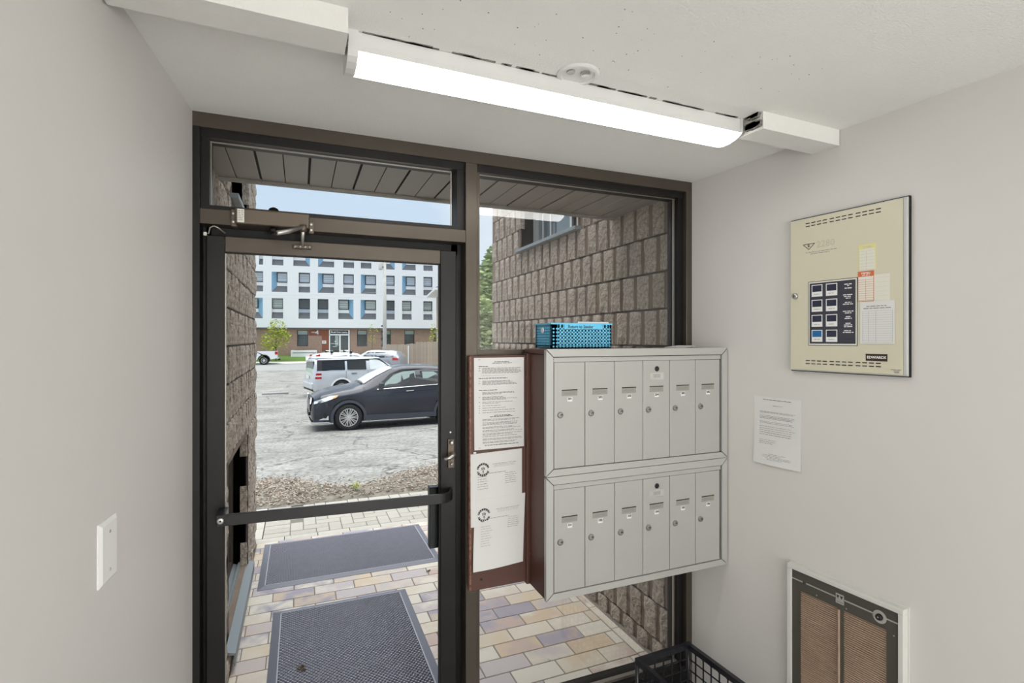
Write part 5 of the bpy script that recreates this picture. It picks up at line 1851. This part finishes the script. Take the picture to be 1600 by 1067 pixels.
    def mirror(s, x, z, m):
        for sd in (-1, 1):
            bm = bmesh.new()
            add_box(bm, x - .06, x + .07, sd * (s.hwid(x, z) + .04), sd * (s.hwid(x, z) + .22), z - .06, z + .08)
            bevel(bm, 0.025, 2)
            mo = obj('mirror', bm, m, s.t, smooth=True)
            box('mirror_stalk', x - .03, x + .03, min(sd * (s.hwid(x, z) - .03), sd * (s.hwid(x, z) + .05)), max(sd * (s.hwid(x, z) - .03), sd * (s.hwid(x, z) + .05)), z - .07, z - .03, 'blacktrim', mo)
def place(local, world, rz):
    """origin so that the local point lands on the world point"""
    c, s_ = math.cos(rz), math.sin(rz)
    return (world[0] - (c * local[0] - s_ * local[1]), world[1] - (s_ * local[0] + c * local[1]), world[2] - local[2])

# ---- navy crossover, nose to the left
M['navypaint'] = mat('navy_metallic_paint', (30, 34, 48), 0.3, 0.3, coat=0.7)
M['navyclad'] = mat('grey_blue_cladding', (64, 67, 76), 0.6)
rz = math.radians(2.75)
st = [(0.0, .30, .62, .70, .55, .45), (.06, .24, .74, .84, .70, .58), (.22, .22, .82, .93, .82, .66), (.6, .22, .90, 1.02, .87, .68), (1.0, .22, .95, 1.08, .88, .70), (1.22, .22, .97, 1.13, .88, .70),
      (1.55, .22, .99, 1.33, .88, .66), (1.95, .22, 1.01, 1.52, .88, .62), (2.3, .22, 1.03, 1.585, .88, .60), (2.9, .22, 1.06, 1.585, .88, .60), (3.5, .22, 1.11, 1.54, .88, .58), (3.95, .24, 1.17, 1.45, .86, .55), (4.12, .28, 1.12, 1.22, .82, .55), (4.27, .36, .90, .98, .74, .55)]
car = Car('parked_car', 'dark navy crossover parked nose-left in the middle of the lot', st, (.86, 3.48), .335, 'navypaint', place((.86, -.86, 0), (1.461, 11.61, -0.645), rz), rz)
car.arch('navyclad')
car.patch('sill_cladding', [(1.22, .24), (3.12, .24), (3.12, .36), (1.22, .38)], 'navyclad', off=.014)
car.patch('window_surround', [(1.48, 1.0), (3.42, 1.10), (3.92, 1.30), (3.75, 1.42), (3.40, 1.47), (2.60, 1.51), (2.22, 1.50), (1.92, 1.39)], 'blacktrim', off=.024, th=.03)
car.patch('side_window', [(1.64, 1.04), (2.60, 1.085), (2.58, 1.45), (2.28, 1.445), (2.0, 1.35)], 'paneg', off=.032)
car.patch('seat_seen_through', [(2.16, 1.065), (2.58, 1.085), (2.56, 1.40), (2.44, 1.36), (2.40, 1.22), (2.26, 1.22), (2.22, 1.36)], 'carinside', off=.035)
car.patch('door_seen_through', [(1.70, 1.045), (2.58, 1.085), (2.58, 1.15), (1.84, 1.13)], 'carinside', off=.036)
car.patch('side_window', [(2.74, 1.09), (3.38, 1.135), (3.36, 1.42), (2.73, 1.45)], 'carinside', off=.032)
car.patch('light_seen_through', [(2.78, 1.20), (3.2, 1.36), (3.1, 1.42), (2.78, 1.43)], 'paneg', off=.035)  # pale patch painted for daylight showing through the rear door window
car.patch('quarter_window', [(3.44, 1.15), (3.80, 1.25), (3.70, 1.36), (3.43, 1.41)], 'carinside', off=.032)
car.patch('belt_chrome', [(1.56, 1.005), (3.40, 1.10), (3.70, 1.20), (3.69, 1.22), (3.39, 1.118), (1.56, 1.02)], 'chrome', off=.038)
car.patch('door_crease', [(1.55, .86), (3.3, .93), (3.3, .942), (1.55, .872)], 'navyclad', off=.008)
car.patch('door_handle', [(2.30, .93), (2.50, .94), (2.50, .965), (2.30, .955)], 'chrome', off=.03, th=.03)
car.patch('door_handle', [(3.36, 1.08), (3.48, 1.10), (3.48, 1.13), (3.36, 1.11)], 'chrome', off=.03, th=.03)
for a in ((1.37, .34, 1.45, 1.0), (2.66, .32, 2.67, 1.06)):
    car.patch('door_gap', [(a[0], a[1]), (a[0] + .012, a[1]), (a[2] + .012, a[3]), (a[2], a[3])], 'blacktrim', off=.007)
car.screen('windshield', 1.26, 2.00, 'headlight', 1.0)
car.screen('rear_window', 4.00, 4.10, 'carglass')
car.patch('headlight', [(.05, .69), (.30, .755), (.56, .85), (.62, .905), (.42, .88), (.20, .81), (.06, .755)], 'headlight', off=.03, th=.05)
car.patch('turn_signal', [(.46, .815), (.56, .85), (.62, .905), (.50, .893)], 'amber', off=.036, th=.03)
car.patch('side_intake', [(.10, .58), (.36, .62), (.34, .76), (.14, .74)], 'navyclad', off=.012)
fogp = car.patch('fog_bezel', [(.16, .30), (.38, .30), (.38, .40), (.30, .38)], 'headlight', off=.014)
bm = bmesh.new()
add_lathe(bm, [(.055, 0), (.05, -.02)], 16, 'y', (.30, 0, .40))
obj('fog_lamp', bm, 'blacktrim', car.t, loc=(0, -.84, 0))
# grille, badge, bumper trim on the nose
gr = box('grille', -.035, .03, -.50, .50, .48, .84, 'blacktrim', car.t, .02)
for k in range(5):
    box('grille_bar', -.045, -.03, -.46, .46, .52 + .06 * k, .54 + .06 * k, 'chrome', gr)
for sd in (-1, 1):
    bm = bmesh.new()
    p = [(-.045, sd * .30, .46), (-.02, sd * .56, .86), (-.02, sd * .62, .86), (-.045, sd * .36, .46)]
    add_hex(bm, p + [(x + .03, y, z) for x, y, z in p])
    obj('grille_chrome', bm, 'chrome', gr)
bm = bmesh.new()
add_lathe(bm, [(.09, -.05), (.08, -.065)], 20, 'x', (0, 0, .78))
obj('round_badge', bm, 'chrome', gr)
box('bumper_lip', -.02, .5, -.80, .80, .205, .25, 'chrome', car.t, .01)
box('plate_bar', -.05, 0, -.26, .26, .36, .48, 'blacktrim', car.t)
car.mirror(1.66, 1.10, 'navypaint')
box('wiper', 1.20, 1.24, -.55, .1, 1.145, 1.16, 'blacktrim', car.t)
bm = bmesh.new()
add_prism(bm, [(3.55, 1.56), (3.75, 1.545), (3.74, 1.60), (3.68, 1.61)], -.02, .02)
obj('roof_antenna', bm, 'blacktrim', car.t)

# ---- silver boxy wagon, tail to the left
M['silverpaint'] = mat('silver_paint', (206, 209, 216), 0.3, 0.25, coat=1.0)
M['whitepaint'] = mat('white_paint', (238, 239, 240), 0.3, coat=0.8)
rz = PI + math.radians(11.0)
st = [(0.0, .35, .62, .70, .62, .5), (.1, .26, .80, .92, .84, .7), (.5, .24, .98, 1.08, .92, .76), (1.25, .24, 1.10, 1.17, .955, .80), (1.45, .24, 1.12, 1.24, .955, .78), (2.15, .24, 1.14, 1.64, .96, .74), (2.5, .24, 1.15, 1.70, .96, .74), (4.2, .24, 1.17, 1.72, .96, .74), (4.92, .26, 1.18, 1.70, .95, .74), (5.03, .30, 1.14, 1.62, .93, .74), (5.13, .36, .80, .95, .88, .72)]
fx = Car('parked_car', 'silver boxy wagon with a white roof parked behind the navy crossover', st, (.95, 3.95), .37, 'silverpaint', place((5.08, .93, 0), (0.90, 21.55, -0.885), rz), rz)
fx.patch('side_window', [(3.80, 1.20), (4.78, 1.21), (4.74, 1.60), (3.78, 1.61)], 'carglass', off=.036)
fx.patch('side_window', [(2.86, 1.19), (3.70, 1.20), (3.68, 1.61), (2.84, 1.62)], 'carglass', off=.036)
fx.patch('side_window', [(1.72, 1.18), (2.70, 1.19), (2.68, 1.62), (2.30, 1.61), (2.05, 1.48)], 'headlight', off=.036)
fx.patch('window_surround', [(1.60, 1.16), (4.98, 1.185), (4.94, 1.64), (2.22, 1.66), (1.98, 1.50)], 'blacktrim', off=.028, th=.03)
fx.patch('tail_light', [(4.80, .84), (5.06, .84), (5.02, 1.08), (4.80, 1.08)], 'taillight', off=.02)
fx.patch('tail_light_band', [(4.80, .93), (5.05, .93), (5.04, .99), (4.80, .99)], 'headlight', off=.024)
fx.patch('door_handle', [(3.30, 1.02), (3.52, 1.02), (3.52, 1.05), (3.30, 1.05)], 'blacktrim', off=.03, th=.03)
for x in (2.78, 3.75):
    fx.patch('door_gap', [(x, .5), (x + .012, .5), (x + .012, 1.15), (x, 1.15)], 'blacktrim', off=.007)
fx.arch('whitepaint', 1.14, 1.34)
bm = bmesh.new()
add_hex(bm, [(2.15, -.70, 1.66), (4.98, -.72, 1.70), (4.98, .72, 1.70), (2.15, .70, 1.66), (2.2, -.68, 1.72), (4.95, -.70, 1.765), (4.95, .70, 1.765), (2.2, .68, 1.72)])
bevel(bm, .02, 2)
obj('roof_panel', bm, 'whitepaint', fx.t, smooth=True)
fx.screen('windshield', 1.5, 2.1, 'carglass')
box('rear_bumper', 5.0, 5.2, -.86, .86, .40, .66, 'silverpaint', fx.t, .04)
box('bumper_step', 5.02, 5.16, -.84, .84, .32, .40, 'blacktrim', fx.t, .01)
box('rear_glass', 5.05, 5.085, -.68, .68, 1.2, 1.58, 'carglass', fx.t, .01)
box('number_plate', 5.16, 5.175, -.26, .26, .82, .96, 'white', fx.t)
fx.mirror(1.85, 1.22, 'silverpaint')

# ---- white hatchback with roof bars behind it
rz = PI + math.radians(11.0)
st = [(0.0, .35, .62, .70, .6, .5), (.1, .26, .78, .88, .80, .66), (1.1, .24, 1.0, 1.08, .9, .74), (1.3, .24, 1.02, 1.15, .9, .72), (2.05, .24, 1.05, 1.58, .9, .64), (2.4, .24, 1.06, 1.64, .9, .64), (3.7, .24, 1.10, 1.64, .9, .62), (4.25, .26, 1.12, 1.56, .88, .60), (4.42, .3, 1.05, 1.2, .86, .62), (4.52, .36, .80, .9, .82, .62)]
wh = Car('parked_car', 'white hatchback with tall red tail lights half hidden behind the silver wagon', st, (.9, 3.58), .34, 'whitepaint', place((4.45, .86, 0), (1.0, 26.6, -0.885), rz), rz)
wh.t.scale = (1.0, 1.0, 1.1)
wh.patch('side_window', [(1.7, 1.08), (2.6, 1.10), (2.58, 1.52), (2.1, 1.50)], 'carglass', off=.016)
wh.patch('side_window', [(2.7, 1.10), (3.5, 1.13), (3.46, 1.50), (2.7, 1.52)], 'carglass', off=.016)
wh.patch('tail_light', [(4.20, .98), (4.44, .95), (4.36, 1.30), (4.16, 1.60), (4.08, 1.58)], 'taillight', off=.02)
for sd in (-1, 1):
    bm = bmesh.new()
    p = [(4.50, sd * .70, .92), (4.50, sd * .87, .92), (4.30, sd * .80, 1.56), (4.30, sd * .64, 1.56)]
    add_hex(bm, p + [(x - .18, y, z) for x, y, z in p])
    obj('tail_light', bm, 'taillight', wh.t)
for x in (2.5, 3.5):
    box('roof_bar', x - .03, x + .03, -.70, .70, 1.72, 1.76, 'white', wh.t, .01)
    for sd in (-1, 1):
        box('bar_foot', x - .06, x + .06, sd * .63 - .05, sd * .63 + .05, 1.62, 1.78, 'blacktrim', wh.t, .01)
wh.screen('windshield', 1.36, 2.0, 'carglass')
# ---- light grey SUV farther off, tail to the right
M['greypaint'] = mat('light_grey_paint', (158, 161, 168), 0.3, 0.3, coat=1.0)
rz = math.radians(-30)
st = [(0.0, .35, .66, .74, .6, .5), (.1, .28, .84, .94, .84, .7), (1.1, .26, 1.06, 1.14, .93, .76), (1.3, .26, 1.08, 1.22, .93, .74), (2.1, .26, 1.10, 1.66, .93, .66), (2.5, .26, 1.11, 1.72, .93, .66), (3.9, .26, 1.16, 1.70, .93, .64), (4.4, .28, 1.18, 1.60, .91, .62), (4.65, .3, 1.12, 1.25, .88, .64), (4.75, .36, .85, .95, .84, .64)]
gs = Car('parked_car', 'light grey SUV near the board fence showing only roof and tail light', st, (.92, 3.72), .36, 'greypaint', place((4.6, -.88, 0), (7.0, 36.6, -0.88), rz), rz)
gs.patch('side_window', [(1.8, 1.14), (2.7, 1.16), (2.68, 1.58), (2.2, 1.57)], 'carglass', off=.016)
gs.patch('side_window', [(2.8, 1.16), (3.6, 1.18), (3.58, 1.56), (2.8, 1.58)], 'carglass', off=.016)
gs.patch('quarter_window', [(3.68, 1.19), (4.3, 1.23), (4.1, 1.50), (3.66, 1.55)], 'carglass', off=.016)
gs.patch('tail_light', [(4.2, .98), (4.66, .98), (4.6, 1.14), (4.2, 1.16)], 'taillight', off=.02)
gs.screen('windshield', 1.36, 2.05, 'carglass')
# ---- white pickup on the street, tail to the right
pu = thing('pickup_truck', 'white pickup truck parked on the street at the left, rear bed showing', 'pickup', place((4.55, -.95, 0), (-2.857, 54.43 - 1.6, -0.80), 0.0), 0.0)
bm = bmesh.new()
pts = [(0, .62), (.02, 1.05), (.2, 1.16), (1.55, 1.26), (2.1, 1.84), (2.3, 1.92), (3.55, 1.92), (3.72, 1.80), (3.76, 1.32), (5.66, 1.32), (5.72, 1.28), (5.72, .62)]
def arch_pts(cx, r):
    return [(cx + r * math.cos(PI * k / 10), .42 + r * math.sin(PI * k / 10)) for k in range(11)]
low = [(p[0], max(p[1], .5)) for p in arch_pts(4.55, .50)] + [(2, .5)] + [(p[0], max(p[1], .5)) for p in arch_pts(1.0, .50)] + [(.1, .5)]
add_prism(bm, pts + low, -.98, .98)
bmesh.ops.triangulate(bm, faces=[f for f in bm.faces if len(f.verts) > 4])
obj('body', bm, 'whitepaint', pu)
box('bed_inside', 3.82, 5.62, -.85, .85, 1.20, 1.325, 'blacktrim', pu)
for x0, x1 in ((2.0, 2.75), (2.85, 3.6)):
    box('side_window', x0, x1, -.99, .99, 1.36, 1.82, 'carinside', pu, .02)
tl_ = box('tail_light', 5.50, 5.735, -.99, -.80, .98, 1.27, 'taillight', pu, .01)
box('tail_light', 5.50, 5.735, .80, .99, .98, 1.27, 'taillight', pu, .01)
box('bumper', 5.70, 5.86, -.95, .95, .56, .74, 'chrome', pu, .02)
box('hitch', 5.72, 5.95, -.1, .1, .42, .56, 'blacktrim', pu)
for wx in (1.0, 4.55):
    for sd in (-1, 1):
        bm = bmesh.new()
        add_lathe(bm, [(.26, 0), (.28, .012 * sd), (.39, .014 * sd), (.42, -.03 * sd), (.42, -.25 * sd), (.3, -.26 * sd)], 28, 'y')
        w_ = obj('wheel', bm, 'tyre', pu, smooth=True, loc=(wx, sd * .95, .42))
        bm = bmesh.new()
        add_lathe(bm, [(.27, -.02 * sd), (.26, .006 * sd), (.17, -.01 * sd), (.08, .012 * sd)], 20, 'y')
        obj('rim', bm, 'rim', w_)
        bm = bmesh.new()
        for k in range(17):
            a = PI * k / 16
        obj('arch_trim', (lambda q: ([add_hex(q, [(wx + .49 * math.cos(PI * k / 12), sd * .975, .42 + .49 * math.sin(PI * k / 12)), (wx + .49 * math.cos(PI * (k + 1) / 12), sd * .975, .42 + .49 * math.sin(PI * (k + 1) / 12)), (wx + .57 * math.cos(PI * (k + 1) / 12), sd * .975, .42 + .57 * math.sin(PI * (k + 1) / 12)), (wx + .57 * math.cos(PI * k / 12), sd * .975, .42 + .57 * math.sin(PI * k / 12)),
              (wx + .49 * math.cos(PI * k / 12), sd * 1.0, .42 + .49 * math.sin(PI * k / 12)), (wx + .49 * math.cos(PI * (k + 1) / 12), sd * 1.0, .42 + .49 * math.sin(PI * (k + 1) / 12)), (wx + .57 * math.cos(PI * (k + 1) / 12), sd * 1.0, .42 + .57 * math.sin(PI * (k + 1) / 12)), (wx + .57 * math.cos(PI * k / 12), sd * 1.0, .42 + .57 * math.sin(PI * k / 12))]) for k in range(12)], q)[-1])(bmesh.new()), 'blacktrim', pu)
        bm.free()
# low concrete parking stop lying in the lot
ps = box('parking_stop', -.55, .55, -.22, .22, 0.0, .09, 'road', None, .02, loc=(-0.73, 24.3, -0.89), rot=(0, 0, .1))
tag(ps, 'low flat concrete slab lying on the asphalt left of the silver wagon', 'concrete slab')
